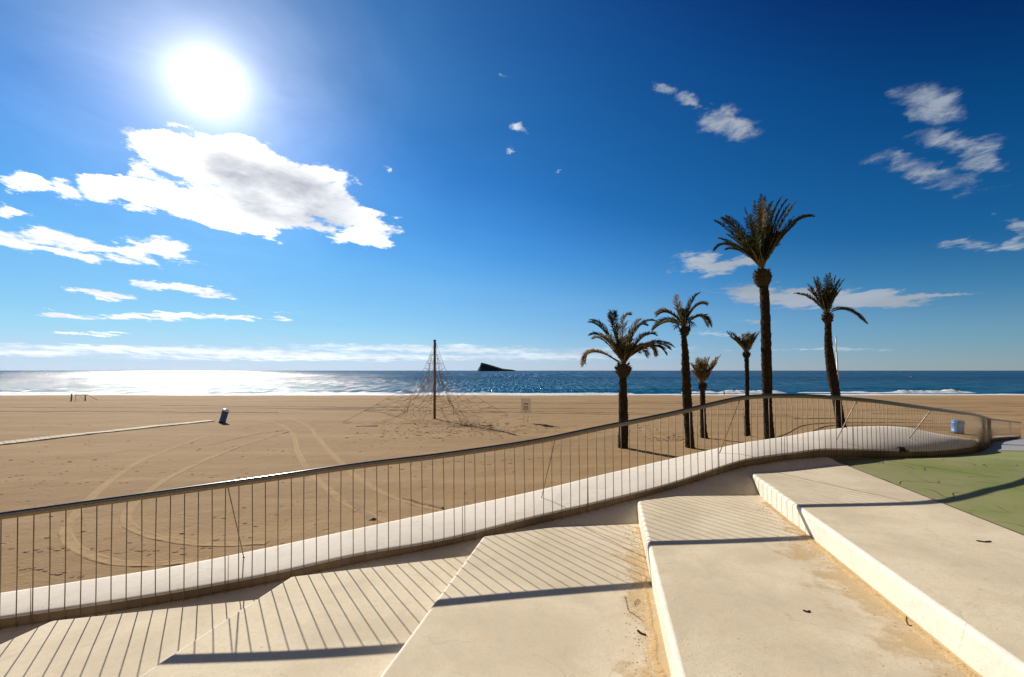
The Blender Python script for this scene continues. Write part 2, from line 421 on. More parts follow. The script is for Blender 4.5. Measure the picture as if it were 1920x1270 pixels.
# ------------------------------------------------------------ sea
mb = MB()
xs2 = [-60000, -12000, -3000, -900, -300, 0, 300, 900, 3000, 12000, 60000]; ys2 = [100, 140, 200, 300, 600, 1500, 5000, 15000, 50000]
mb.grid([[(x, y, SEA_Z) for x in xs2] for y in ys2], 0, False)
sea = mb.build('sea', M['sea']); tag(sea, kind='structure')
# surf: swash edge and low breakers, part of the water
SHORE = on_beach(960, 740).y
shore_tab = []
def shore_y(x):
    lo, hi = 70.0, 160.0
    for _ in range(18):
        m_ = (lo + hi) / 2
        if beach_z(x, m_) > SEA_Z: lo = m_
        else: hi = m_
    return lo
mb = MB()
n = 420
rows = [[], [], [], []]
for i in range(n + 1):
    x = lerp(-190, 190, i / n); sy = shore_y(x) + 1.2 * noise.noise(Vector((x * .09, 0, 0))) + .6 * noise.noise(Vector((x * .5, 0, 2)))
    wd = 5.5 + 2.4 * noise.noise(Vector((x * .05, 3, 0))) + 1.6 * noise.noise(Vector((x * .35, 3, 1)))
    for r_, (dy, dz) in zip(rows, ((-2.2, .02), (-.8, .12), (wd * .5, .14), (wd, .03))):
        yy_ = sy + dy; r_.append((x, yy_, max(SEA_Z, beach_z(x, yy_)) + dz))
mb.grid(rows, 0)
def breaker(x0, x1, off, h, seed, m=0):
    n = int((x1 - x0) * 2.2); rows = [[] for _ in range(6)]
    for i in range(n + 1):
        t_ = i / n; x = lerp(x0, x1, t_)
        e = min(1, 4 * t_, 4 * (1 - t_)) ** .6
        q = h * e * (.55 + .75 * abs(noise.noise(Vector((x * .22, seed, 0)))) * 1.6 + .25 * noise.noise(Vector((x * 1.3, seed, 2))))
        sy = shore_y(x) + off + 2.0 * noise.noise(Vector((x * .06, seed, 5)))
        for r_, (dy, dz) in zip(rows, ((-2.5, -.05), (-1.2, .3), (-.5, .8), (.3, 1.0), (1.3, .6), (3.0, -.05))):
            r_.append((x, sy + dy * (.6 + e * .5), SEA_Z + dz * q + (0 if dz < 0 else .15 * q * noise.noise(Vector((x * 2.2, dy, seed))))))
    mb.grid(rows, m)
W = lambda px, Y: ray(px, 735)[0] * Y
breaker(W(1335, 124), W(1460, 124), 12, .95, 1); breaker(W(1270, 124), W(1345, 124), 13, .5, 2)
breaker(W(1640, 124), W(1812, 124), 12, .95, 3); breaker(W(1890, 124), W(2010, 124), 11, .7, 4)
breaker(W(520, 122), W(760, 122), 10, .3, 5); breaker(W(-60, 124), W(250, 124), 11, .28, 6)
breaker(W(780, 122), W(1180, 122), 9, .22, 7); breaker(W(1480, 126), W(1640, 126), 14, .25, 8)
foam = mb.build('surf', M['foam']); tag(foam, kind='structure')
# dark wave faces just outside the break
mb = MB()
for (a, b_, off, h, sd) in [(880, 1330, 15, .5, 11), (1440, 1640, 16, .55, 12), (1810, 1990, 13, .6, 13), (1200, 1420, 19, .35, 14), (300, 760, 20, .25, 15), (-80, 300, 22, .25, 16), (900, 1500, 32, .3, 17), (1500, 2000, 38, .35, 18)]:
    breaker(W(a, 130), W(b_, 130), off, h, sd)
wv = mb.build('waves', M['sea']); tag(wv, kind='structure')

# island
mb = MB()
D = 4200.0
prof = [(895, 695.5), (897, 691), (900, 686.5), (901, 681.5), (903, 680.3), (908, 681), (916, 683.5), (925, 686), (934, 688.8), (941, 691), (950, 692.3), (958, 693), (966, 694.6), (970, 695.8)]
P3 = [atY(a, b_, D) for a, b_ in prof]
SZ = SEA_Z - 8
def isl(x):
    for p, q in zip(P3, P3[1:]):
        if p.x <= x <= q.x: return p.z + (q.z - p.z) * (x - p.x) / (q.x - p.x)
    return SZ
x0, x1 = P3[0].x, P3[-1].x; rows = []
for j in range(15):
    v = -1 + 2 * j / 14; row = []
    for i in range(61):
        x = lerp(x0, x1, i / 60); hgt = max(isl(x) - SZ, 0) * (1 - abs(v) ** 1.7) 
        wd = 110 * (.35 + .65 * math.sin(math.pi * min(1, i / 60 + .08) ** .7))
        k = 1 + .10 * noise.noise(Vector((x * .03, v * 4, 0))) * (1 if abs(v) > .05 else .4)
        row.append((x, D + v * wd, SZ + hgt * k))
    rows.append(row)
mb.grid(rows, 0, False)
tag(mb.build('island', M['rock']), kind='structure')

# ------------------------------------------------------------ wave wall (curb) and bank
TX  = [-70, 0, 160, 320, 500, 667, 833, 1000, 1126, 1252, 1378, 1430, 1480, 1522, 1550, 1600, 1650, 1700, 1750, 1800, 1830, 1850, 1866, 1914]
TY  = [4.47, 4.55, 4.72, 4.9, 5.1, 5.35, 5.65, 6.0, 6.3, 6.65, 7.05, 7.25, 7.48, 7.7, 7.8, 8.0, 8.3, 8.8, 9.6, 11.0, 12.8, 17.0, 21.5, 27.5]
TR  = [971.5, 961, 939, 917, 892, 868, 848, 823.5, 798, 773, 744.5, 739, 738.5, 739.5, 741, 745, 750, 757, 764, 771, 775.5, 781.5, 785.5, 791.5]
TT  = [1167, 1157, 1134, 1109, 1076, 1039, 1010, 968.5, 939, 907, 866, 855.5, 849.3, 843.5, 841.5, 842, 843, 844.5, 844, 840, 835, 829, 821, 818]
TB  = [1190, 1179, 1155, 1129, 1094, 1057, 1024, 984.5, 953.5, 919, 880, 870, 862, 858.5, 856.5, 858, 859.5, 858.5, 857, 853, 848.5, 841, 828, 821]
TF  = [1121, 1112, 1088, 1063, 1027.5, 992, 957, 921.5, 891, 862, 833.5, 825, 817.7, 809.5, 806, 801, 799.5, 802, 812, 820.5, 826]
rail3 = [atY(x, y, Y) for x, y, Y in zip(TX, TR, TY)]
T3 = [atY(x, y, Y + .035) for x, y, Y in zip(TX, TT, TY)]
B3 = [atY(x, y, Y + .035) for x, y, Y in zip(TX, TB, TY)]
F3 = []
for i, x in enumerate(TX):
    if i < len(TF):
        d = CZ - T3[i].z
        if x < 700: d += .01
        F = atdrop(x, TF[i], d)
        mx = 2.1 if x < 1450 else 6
        if F.y - T3[i].y > mx: F = atY(x, TF[i], T3[i].y + mx)
        F3.append(F)
    else:
        F3.append(T3[i] + Vector((-.25, .25, 0)))
NSUB = 10
railc = catmull(rail3, NSUB); Tc = catmull(T3, NSUB); Bc = catmull(B3, NSUB); Fc = catmull(F3, NSUB)
wall = empty('wave_wall', B3[8], 'low undulating white concrete curb wall the railing is fixed to, widening into a smooth hump', 'curb wall')
mb = MB(); rows = []
for i in range(len(Tc)):
    T, B, Fp = Tc[i], Bc[i], Fc[i]
    out = (Fp - T); L = out.length; o2 = out / max(L, 1e-4)
    e = min(.05, L * .15)
    rise = min(.06, L * .02)
    r_ = [B + Vector((0, .0, -.02)) + o2 * .4, B + Vector((0, 0, 0)), B + (T - B) * .5, T - Vector((0, 0, .022)), T + o2 * e * .35 - Vector((0, 0, .006)), T + o2 * e]
    for k in (.25, .5, .75, .93):
        r_.append(T.lerp(Fp, k) + Vector((0, 0, rise * math.sin(math.pi * k))))
    r_ += [Fp, Fp + o2 * .03 - Vector((0, 0, .03)), Vector((Fp.x, Fp.y, min(-.3, Fp.z - .3))) + o2 * .05]
    rows.append(r_)
mb.grid(rows, 0)
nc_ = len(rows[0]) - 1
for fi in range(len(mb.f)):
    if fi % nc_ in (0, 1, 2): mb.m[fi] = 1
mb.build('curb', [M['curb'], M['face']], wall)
for ji in (14, 36, 62, 78, 97, 118, 150):
    q = MB(); A = rows[ji]; D_ = (Vector(rows[ji + 1][4]) - Vector(rows[ji][4])); D_.z = 0; D_.normalize(); g_ = []
    for p in A[1:11]:
        p = Vector(p); u_ = Vector((0, -.003, .003)); g_.append([p - D_ * .004 + u_, p + D_ * .004 + u_])
    q.grid(g_, 0); q.build('expansion_joint', M['joint'], wall)
# bank under the curb, sloping to the foot of the steps
mb = MB(); rows = []
for i in range(len(Bc)):
    B = Bc[i]
    if TX[0] + 0 > 1e9: break
    t1 = (Bc[min(i + 1, len(Bc) - 1)] - Bc[max(i - 1, 0)]); t1.z = 0; t1.normalize()
    nrm = Vector((t1.y, -t1.x, 0))
    s_ = B + Vector((0, .35, .012))
    rows.append([s_, B + Vector((0, .02, -.004)), B + nrm * .10 + Vector((0, 0, -.022)), B + nrm * .30 + Vector((0, 0, -.115)), B + nrm * .5 + Vector((0, 0, -.26)), B + nrm * .62 + Vector((0, 0, -.7))])
rows = rows[:NSUB * 14 + 1]
mb.grid(rows, 0)
mb.build('bank', M['bank'], wall)

# ------------------------------------------------------------ railing
rail = empty('railing', B3[4], 'long curved metal railing with thin vertical bars sweeping along the curb above the beach', 'railing')
def offs(P, dz): return [p + Vector((0, 0, dz)) for p in P]
mb = MB(); mb.tube(offs(railc, -.021), .0205, 12); mb.build('handrail', M['rail'], rail)
mb = MB()
rows = []
for p in railc:
    rows.append([p + Vector((0, -.007, -.040)), p + Vector((0, .007, -.040)), p + Vector((0, .007, -.070)), p + Vector((0, -.007, -.070)), p + Vector((0, -.007, -.040))])
mb.grid(rows, 0, False); mb.build('lower_strip', M['bar'], rail)
# arc-length samples of (top, bottom)
acc = [0]; base = [Vector((p.x, p.y, 0)) for p in railc]
for a, b_ in zip(base, base[1:]): acc.append(acc[-1] + (b_ - a).length)
def sample(s):
    for i in range(len(acc) - 1):
        if acc[i + 1] >= s:
            k = (s - acc[i]) / max(acc[i + 1] - acc[i], 1e-9)
            return railc[i].lerp(railc[i + 1], k), Bc[i].lerp(Bc[i + 1], k)
    return railc[-1], Bc[-1]
s = .03; nb = 0; far = MB(); SPB = .130
while s < acc[-1] - .1:
    T, _ = sample(s + 0.0); _, B = sample(s + .012)
    top = T + Vector((0, 0, -.066)); bot = B + Vector((0, -.035, .005))
    bot.y = min(bot.y, B.y - .03)
    nb += 1
    if nb <= 99:
        q = MB(); jig = random.uniform(-.006, .006)
        midp = top.lerp(bot, .5) + Vector((jig, 0, 0))
        q.tube([top, midp, bot], .0048, 6); q.tube([bot + Vector((0, 0, .012)), bot - Vector((0, 0, .006))], .009, 6)
        q.build('baluster', M['bar'], rail)
    else:
        far.tube([top, bot], .0034, 5)
    s += SPB if nb < 99 else SPB * 1.12
far.build('baluster', M['bar'], rail)['kind'] = 'stuff'
# slanting struts from handrail to curb
def rail_at(px_):
    best = min(range(len(railc)), key=lambda i: abs(960 + F_PX * 0 + (railc[i].x / railc[i].y) - (960 + ray(px_, 780)[0])))
    return best
def strut(xt, yt, xb, yb, mat, r=.006):
    i = rail_at(xt); top = railc[i] + Vector((0, 0, -.07))
    # foot: where the sight line meets the curb top
    d = CZ - Tc[rail_at(xb)].z - .01
    foot = atdrop(xb, yb, d)
    q = MB(); q.tube([top, foot], r, 6); q.tube([foot, foot + Vector((0, 0, .012))], .013, 8)
    q.build('strut', mat, rail)
strut(439, 905, 457, 1045, M['bar']); strut(1040, 820, 1015, 935, M['bar']); strut(1390, 748, 1348, 853, M['bar'], .009)
strut(1607, 748, 1567, 828, M['barfix'], .010); strut(1748, 765, 1703, 824, M['barfix'], .013)

# ------------------------------------------------------------ steps
LV = {5: 1.535, 4: 1.755, 3: 1.985, 2: 2.16, 1: 2.36, 0: 2.56}
cor = {5: (1404, 885), 4: (1195, 939), 3: (905, 1005), 2: (545, 1080), 1: (98, 1162), 0: (-330, 1232)}
bkr = {5: (1547, 857), 4: (1400, 912), 3: (1190, 967), 2: (880, 1040), 1: (478, 1122), 0: (20, 1206)}
DIR = Vector((.207, 1, 0)).normalized()
steps = {}
labels = {5: 'highest pale concrete step with a thick white riser, bordering the green paving',
          4: 'beige concrete step with a long orange sand drift against the tallest white riser',
          3: 'beige concrete step carrying the dry leaf and bent twig beside its sandy right edge',
          2: 'beige concrete step under the slanted strut, between the striped lowest steps and the leaf step',
          1: 'low beige concrete step striped by railing shadows in the lower left corner',
          0: 'lowest concrete step, only a dark sliver showing at the far left under the curb'}
import bmesh
for k in range(6):
    d = LV[k]; c0 = atdrop(*cor[k], d); e0 = atdrop(*bkr[k], d)
    z = CZ - d
    back = (e0 - c0); back.z = 0
    ext = e0 + back.normalized() * (.25 if k < 5 else 0)
    near = -4.0
    a1 = c0 + DIR * ((near - c0.y) / DIR.y); b1 = ext + DIR * ((near - ext.y) / DIR.y)
    steps[k] = (c0, ext, a1, b1)
    bm = bmesh.new()
    loop = [c0, a1, b1, ext] if k < 5 else [c0, a1, b1, ext]
    tv = [bm.verts.new((p.x, p.y, z)) for p in loop]; bv = [bm.verts.new((p.x, p.y, z - .62)) for p in loop]
    bm.faces.new(tv); bm.faces.new(bv[::-1])
    for i in range(4): bm.faces.new((tv[i], bv[i], bv[(i + 1) % 4], tv[(i + 1) % 4]))
    bmesh.ops.recalc_face_normals(bm, faces=bm.faces)
    # top left edge: rounded nosing; cut it into pieces with slight chips
    eds = [e for e in bm.edges if all(v in tv for v in e.verts) and any(v is tv[0] for v in e.verts)]
    top_e = [e for e in eds if tv[1] in e.verts]; back_e = [e for e in eds if tv[3] in e.verts]
    vert_e = [e for e in bm.edges if set(e.verts) == {tv[0], bv[0]}]
    bmesh.ops.bevel(bm, geom=top_e + back_e + vert_e, offset=.038, segments=4, profile=.5, affect='EDGES')
    # lengthwise cuts for slight unevenness
    for q in range(1, 60):
        yq = near + (c0.y - near) * q / 60
        bmesh.ops.bisect_plane(bm, geom=bm.verts[:] + bm.edges[:] + bm.faces[:], plane_co=(0, yq, 0), plane_no=(0, 1, 0))
    me = bpy.data.meshes.new('step')
    nrm_l = Vector((-DIR.y, DIR.x, 0))
    bm.normal_update()
    for v in bm.verts:
        q = noise.noise(Vector((v.co.x * 3, v.co.y * 6, k))) * .004
        if v.co.z > z - .3: v.co += nrm_l * q
    for f in bm.faces:
        f.material_index = 1 if (f.normal.z < .985) else 0
        f.smooth = abs(f.normal.z) < .999 and f.normal.z > .05
    bm.to_mesh(me); bm.free()
    me.materials.append(M['slab']); me.materials.append(M['riser'])
    o = bpy.data.objects.new('step', me); COL.objects.link(o)
    tag(o, labels[k], 'step', 'broad beige concrete steps')

# sand drifts in the gutters of the risers
def drift(k, y0, y1, w0, w1, off0=.0, seed=1, thin=.45, name='sand_drift', gap=None):
    c0n = steps[k + 1][0]; z = CZ - LV[k]
    mbd = MB(); rows = []; n = int(abs(y1 - y0) / .012)
    lp = Vector((-DIR.y, DIR.x, 0))
    for i in range(n + 1):
        y = lerp(y0, y1, i / n); t_ = i / n
        p = c0n + DIR * ((y - c0n.y) / DIR.y)
        w = lerp(w0, w1, t_) * (1 + .55 * noise.noise(Vector((y * 2.1, seed, 0))) + .35 * noise.noise(Vector((y * 9, seed, 1))) + .22 * noise.noise(Vector((y * 31, seed, 2))))
        a = off0 * (1 + .6 * noise.noise(Vector((y * 5, seed, 7))) + .4 * noise.noise(Vector((y * 22, seed, 8))))
        if gap and noise.noise(Vector((y * 4, seed, 9))) < gap * 1: w *= .15
        w = max(w, .002)
        rr = []
        for q, h in ((0, -.001), (.1, .0025), (.4, .0045), (.85, .0025), (1, -.001)):
            pp = p + lp * (a + w * q); rr.append((pp.x, pp.y, z + h * min(1, w / .05)))
        rows.append(rr)
    mbd.grid(rows, 0)
    # loose grains beyond the edge
    for _ in range(260):
        y = random.uniform(min(y0, y1), max(y0, y1)); p = c0n + DIR * ((y - c0n.y) / DIR.y)
        q = lp * (abs(random.gauss(0, .09)) + off0 + lerp(w0, w1, (y - y0) / (y1 - y0)) * .9); s_ = random.uniform(.003, .009)
        pp = p + q; mbd.add([(pp.x - s_, pp.y, z + .001), (pp.x, pp.y - s_ * 1.5, z + .001), (pp.x + s_, pp.y, z + .001), (pp.x, pp.y + s_ * 1.3, z + .001), (pp.x, pp.y, z + .004)], [(0, 1, 4), (1, 2, 4), (2, 3, 4), (3, 0, 4)], 0)
    o = mbd.build(name, M['drift']); o['kind'] = 'stuff'; return o
def dusting(k, y0, y1, w, label):
    m, t, b, P = newmat('sand_dust_film')
    n = t.noise(P, 3.2, 8, .72); uvn = t.n('ShaderNodeAttribute', attribute_name='edge').outputs['Fac']
    a = t.maprange(t.math('ADD', n, t.math('MULTIPLY', uvn, .34)), .58, .86, 0, .8, True)
    t.L.new(t.mix(n, (.66, .49, .27), (.60, .42, .20)), b.inputs['Base Color']); b.inputs['Roughness'].default_value = .95
    t.L.new(a, b.inputs['Alpha'])
    c0n = steps[k + 1][0]; z = CZ - LV[k]; lp = Vector((-DIR.y, DIR.x, 0)); q = MB(); rows = []; at = []
    for i in range(61):
        y = lerp(y0, y1, i / 60); p = c0n + DIR * ((y - c0n.y) / DIR.y); rr = []
        for j in range(7):
            pp = p + lp * (.005 + w * j / 6); rr.append((pp.x, pp.y, z + .0015)); at.append((1 - j / 6) * min(1, 6 * i / 60, 6 * (1 - i / 60)))
        rows.append(rr)
    q.grid(rows, 0); o = q.build('sand_dust', m); o['kind'] = 'stuff'; o['label'] = label; o['category'] = 'sand'
    o.data.attributes.new('edge', 'FLOAT', 'POINT').data.foreach_set('value', at)
dusting(4, .5, 5.6, .62, 'faint orange dust spread over the step beside the tallest riser')
dusting(3, .8, 5.6, .38, 'faint orange dust spread over the step beside the narrow white riser')
tag(drift(4, .6, 6.2, .085, .06, .022, 1), 'orange sand blown along the foot of the tallest white riser', 'sand')
tag(drift(3, .6, 4.6, .17, .03, .045, 5), 'orange sand strip in the gutter beside the narrow white riser edge', 'sand')
tag(drift(3, 4.4, 5.95, .03, .05, .0, 9, gap=.0), 'thin broken sand patch at the far end of the gutter by the narrow white riser', 'sand')

# ------------------------------------------------------------ green promenade
GTAB = []
for (x, y, Y) in [(1600, 859, 8.04), (1650, 860.5, 8.34), (1700, 859.5, 8.85), (1750, 858, 9.65), (1800, 854, 11.05), (1832, 849, 12.9), (1850, 842, 17), (1866, 829, 21.5), (1914, 822, 27.5), (1990, 819, 36)]:
    GTAB.append((Y, -ray(x, y)[1] * Y))
def floor_z(Y):
    d0 = LV[5] + .004
    if Y < 7.8: return CZ - d0
    tab = [(7.8, d0)] + [(a, max(b_, d0)) for a, b_ in GTAB]
    return CZ - sum(interp(tab, Y + o) for o in (-.2, -.1, 0, .1, .2)) / 5
gl = steps[5]
g0 = gl[1] + Vector((.012, 0, 0)); g1 = gl[3] + Vector((.012, 0, 0))
edge = []
for i in range(NSUB * 14, len(Bc)):
    p = Bc[i]; edge.append((p.x, p.y + .05))
poly = [(g0.x, g0.y)] + edge + [(90, 36), (90, -4), (g1.x, g1.y)]
inner = []
pp2 = [Vector(p) for p in poly]
def inside(x, y):
    c_ = False; n = len(poly)
    for i in range(n):
        x1_, y1_ = poly[i]; x2_, y2_ = poly[(i + 1) % n]
        if (y1_ > y) != (y2_ > y) and x < (x2_ - x1_) * (y - y1_) / (y2_ - y1_) + x1_: c_ = not c_
    return c_
yv = 6.5
while yv < 36:
    xv = 4.0
    while xv < 88:
        if inside(xv, yv): inner.append(Vector((xv, yv)))
        xv += .8 + max(0, xv - 20) * .1
    yv += .35 + max(0, yv - 14) * .08
vs_, es_, fs_, *_r = geometry.delaunay_2d_cdt(pp2 + inner, [(i, (i + 1) % len(pp2)) for i in range(len(pp2))], [], 1, 1e-5)
# split: green apron and the grey path beyond it
mb = MB(); mb2 = MB()
V3 = [(v.x, v.y, floor_z(v.y)) for v in vs_]
def isgrey(x, y): return y > 14.8
fg = [f for f in fs_ if not isgrey(sum(vs_[i].x for i in f) / 3, sum(vs_[i].y for i in f) / 3)]
fy = [f for f in fs_ if isgrey(sum(vs_[i].x for i in f) / 3, sum(vs_[i].y for i in f) / 3)]
mb.add(V3, fg, 0, True); mb2.add(V3, fy, 0, True)
tag(mb.build('green_pavement', M['green']), kind='structure')
tag(mb2.build('grey_pavement', M['greypave']), kind='structure')
# joint filler between step and green paving
mb = MB(); a = gl[1]; b_ = gl[3]; z = CZ - LV[5]
mb.add([(a.x - .006, a.y, z + .0015), (b_.x - .006, b_.y, z + .0015), (b_.x + .02, b_.y, z + .0015), (a.x + .02, a.y, z + .0015)], [(0, 1, 2, 3)])
tag(mb.build('pavement_joint', M['joint']), kind='structure')
# solid ground below everything near
mb = MB(); mb.add([(-40, -10, 1.2), (90, -10, 1.2), (90, 5, 1.2), (8, 5, 1.2), (-6, 4.2, 1.2), (-40, 3, 1.2)], [(0, 1, 2, 3, 4, 5)])
tag(mb.build('ground', M['bank']), kind='structure')

# ------------------------------------------------------------ palms
def palm(name, label, trunk, bulb, crown, fronds, fill, straw, seed, spread=1.0, fw=1.0):
    rnd = random.Random(seed)
    base = on_beach(trunk[0][0], trunk[0][1]); Y = base.y
    m_px = Y / F_PX                         # metres per pixel at that distance
    root = empty('palm_tree', base, label, 'palm tree', 'palm trees on the beach')
    P = [atY(x, y, Y) for x, y, w in trunk]; RR = [w * m_px for *_, w in trunk]
    P[0].z = base.z - .15; P.append(atY(bulb[0], bulb[1] - 2, Y)); RR.append(RR[-1] * .9)
    path = catmull(P, 10); rad = []
    for i in range(len(P) - 1):
        for k in range(10): rad.append(lerp(RR[i], RR[i + 1], k / 10))
    rad.append(RR[-1])
    # bark: densely ringed tube with old leaf bases
    L = sum((b_ - a).length for a, b_ in zip(path, path[1:])); n = int(L / .07)
    fine = []; fr_ = []
    for i in range(n + 1):
        t_ = i / n * (len(path) - 1); k = min(int(t_), len(path) - 2); u_ = t_ - k
        fine.append(path[k].lerp(path[k + 1], u_)); fr_.append(lerp(rad[k], rad[k + 1], u_))
    mb = MB(); NS = 16; rows = []
    for i, p in enumerate(fine):
        row = []
        for j in range(NS + 1):
            an = 2 * math.pi * (j % NS) / NS
            dia = abs(math.sin(j * math.pi * 5 / NS + i * .62)) * .10
            q = fr_[i] * (.9 + dia + .10 * noise.noise(Vector((math.cos(an) * 2, math.sin(an) * 2, i * .23 + seed))))
            row.append((p.x + math.cos(an) * q, p.y + math.sin(an) * q, p.z))
        rows.append(row)
    mb.grid(rows, 0, False)
    for _ in range(int(L * 42)):
        i = rnd.randrange(1, n); an = rnd.uniform(0, 2 * math.pi); p = fine[i]; r_ = fr_[i] * .95
        d = Vector((math.cos(an), math.sin(an), 0)); s_ = Vector((-d.y, d.x, 0)) * rnd.uniform(.03, .06)
        o = p + d * r_; tip = o + d * rnd.uniform(.02, .075) + Vector((0, 0, rnd.uniform(.03, .11)))
        mb.add([o - s_, o + s_, tip, o + Vector((0, 0, .05))], [(0, 1, 2), (1, 3, 2), (3, 0, 2)], 0)
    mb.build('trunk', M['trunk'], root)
    # swollen head of cut leaf bases
    bx, by, bw, bh = bulb; c = atY(bx, by, Y); mb = MB()
    rows = []
    for i in range(13):
        v = i / 12; zz = c.z + (v - .5) * 2.3 * bh * m_px; q = bw * m_px * (.45 + .55 * math.sin(math.pi * (v * .86 + .06)) ** .9) * (1 if v < .75 else 1 - (v - .75) * 1.5)
        rows.append([(c.x + math.cos(2 * math.pi * j / 14) * q * (1 + .12 * noise.noise(Vector((j % 14, i, seed)))), c.y + math.sin(2 * math.pi * j / 14) * q, zz) for j in range(15)])
    mb.grid(rows, 0, False)
    for _ in range(130):
        v = rnd.random(); an = rnd.uniform(0, 2 * math.pi); d = Vector((math.cos(an), math.sin(an), 0)); q = bw * m_px * (.62 + .3 * math.sin(math.pi * v))
        o = Vector((c.x, c.y, c.z + (v - .5) * 2 * bh * m_px)) + d * q; s_ = Vector((-d.y, d.x, 0)) * .06
        tip = o + d * rnd.uniform(.05, .17) + Vector((0, 0, rnd.uniform(.02, .22)))
        mb.add([o - s_, o + s_, tip, o + Vector((0, 0, .08))], [(0, 1, 2), (1, 3, 2), (3, 0, 2)], 0)
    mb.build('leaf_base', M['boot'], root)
    # crown
    mb = MB(); C = atY(crown[0], crown[1], Y)
    def frond(tip, ctrl, dy, mi, ll):
        a = C + Vector((rnd.uniform(-.08, .08), rnd.uniform(-.08, .08), rnd.uniform(-.1, .15)))
        T_ = atY(tip[0], tip[1], Y); T_.y += dy; K = atY(ctrl[0], ctrl[1], Y); K.y += dy * .6
        Ln = (K - a).length + (T_ - K).length; npr = max(18, int(Ln / .045))
        pts = [bez(a, K, T_, i / 16) for i in range(17)]
        mb.tube(pts, [lerp(.030, .007, i / 16) * fw for i in range(17)], 4, 2, False)
        side0 = None
        for i in range(npr):
            t_ = .14 + .86 * (i / npr); p = bez(a, K, T_, t_)
            tg = (bez(a, K, T_, min(1, t_ + .02)) - bez(a, K, T_, t_ - .02)).normalized()
            sd = tg.cross(Vector((0, 0, 1)));
            if sd.length < .2: sd = tg.cross(Vector((dy + .3, 1, 0)))
            sd.normalize(); up = sd.cross(tg).normalized()
            lng = ll * (math.sin(math.pi * min(1, (t_ * .86 + .1))) ** .55) * rnd.uniform(.75, 1.15)
            if t_ > .9: lng *= .75
            for sg in (-1, 1):
                ang = rnd.uniform(.45, .8)
                dr = (sd * sg * math.sin(ang) + tg * math.cos(ang) + up * rnd.uniform(.05, .4)).normalized()
                e1 = p + dr * lng * .55; e2 = p + dr * lng + Vector((0, 0, -lng * rnd.uniform(.05, .3)))
                wv_ = dr.cross(Vector((rnd.uniform(-1, 1), rnd.uniform(-1, 1), rnd.uniform(-.3, 1)))).normalized() * rnd.uniform(.013, .022) * fw
                mb.add([p - wv_ * .6, p + wv_ * .6, e1 + wv_, e1 - wv_, e2], [(0, 1, 2, 3), (3, 2, 4)], mi)
    for fr2_ in fronds:
        tip, ctrl = fr2_[0], fr2_[1]; dy = fr2_[2] if len(fr2_) > 2 else rnd.uniform(-.7, .7)
        frond(tip, ctrl, dy * spread, 1 if rnd.random() < straw else 0, .50 * fw)
        if len(fr2_) < 4: 
            frond((tip[0] + rnd.uniform(-4, 4), tip[1] + rnd.uniform(-4, 6)), (ctrl[0] + rnd.uniform(-4, 4), ctrl[1] + rnd.uniform(-4, 4)), -dy * spread + rnd.uniform(-.4, .4), 1 if rnd.random() < straw else 0, .46 * fw)
    for _ in range(fill[0]):
        an = rnd.uniform(0, 2 * math.pi); L_ = fill[1] * rnd.uniform(.6, 1.0); el = R(rnd.uniform(fill[2], fill[3]))
        hx = math.cos(an) * math.cos(el) * L_ * .5; vz = math.sin(el) * L_
        cpx = (crown[0] + hx * .55, crown[1] - vz * .75); tpx = (crown[0] + hx, crown[1] - vz * (.8 + .2 * math.sin(el)))
        frond(tpx, cpx, math.sin(an) * math.cos(el) * L_ * m_px, 1 if rnd.random() < straw else 0, .48 * fw)
    mb.build('crown', [M['frond'], M['frondlight'], M['rachis']], root)
    return root
def z1(a, b_): return (1060 + a / 3.97, 540 + b_ / 3.97)
def z2(a, b_): return (1320 + a / 4.232, 350 + b_ / 4.232)
def z3(a, b_): return (1260 + a / 5.29, 600 + b_ / 5.29)
palm('palmA', 'bushy drooping palm with the thickest round crown, leftmost and shorter than the railing-side pair',
     [(1168, 840, 9.5), (1169, 800, 9), (1168.5, 755, 8.6), (1168, 738, 7.6), (1168, 712, 7), (1168, 700, 7)], (1168.5, 695, 13.5, 11), (1169, 685),
     [(z1(137, 565), z1(150, 370), -.4), (z1(190, 352), z1(290, 310)), (z1(183, 252), z1(300, 260), .3), (z1(370, 212), z1(320, 110), 0, 1), (z1(335, 180), z1(350, 330), .2, 1), (z1(490, 200), z1(400, 170), .2, 1),
      (z1(630, 275), z1(500, 220), .5), (z1(655, 360), z1(560, 300), -.5), (z1(795, 460), z1(640, 330), .2), (z1(722, 500), z1(660, 350), -.6), (z1(645, 515), z1(570, 330), .8),
      (z1(415, 250), z1(400, 400), .9, 1), (z1(525, 250), z1(450, 290), -.9, 1), (z1(235, 370), z1(300, 320), 1.2), (z1(600, 480), z1(540, 360), 1.2)], (22, 62, 35, 80), .6, 1)
palm('palmB', 'slim palm with few arching fronds, standing between the bushy palm and the smallest palm',
     [(1294, 840, 8.5), (1290, 780, 8), (1287.5, 735, 8.5), (1286, 700, 8), (1284.5, 660, 6.3), (1282.5, 632, 4.8)], (1284, 622, 7, 8), (1284, 613),
     [(z1(682, 192), z1(760, 110), .2), (z1(652, 300), z1(730, 190), -.4), (z1(665, 318), z1(770, 200), .6, 1), (z1(830, 50), z1(830, 170), 0, 1), (z1(855, 120), z1(850, 220), .4, 1), (z1(995, 42), z1(915, 90), .2),
      (z1(1040, 132), z1(960, 90), -.3), (z1(1072, 285), z1(1010, 130), .3), (z1(915, 295), z1(900, 200), -.4, 1), (z1(855, 290), z1(850, 220), .4, 1)], (3, 40, 50, 85), .5, 2, .7)
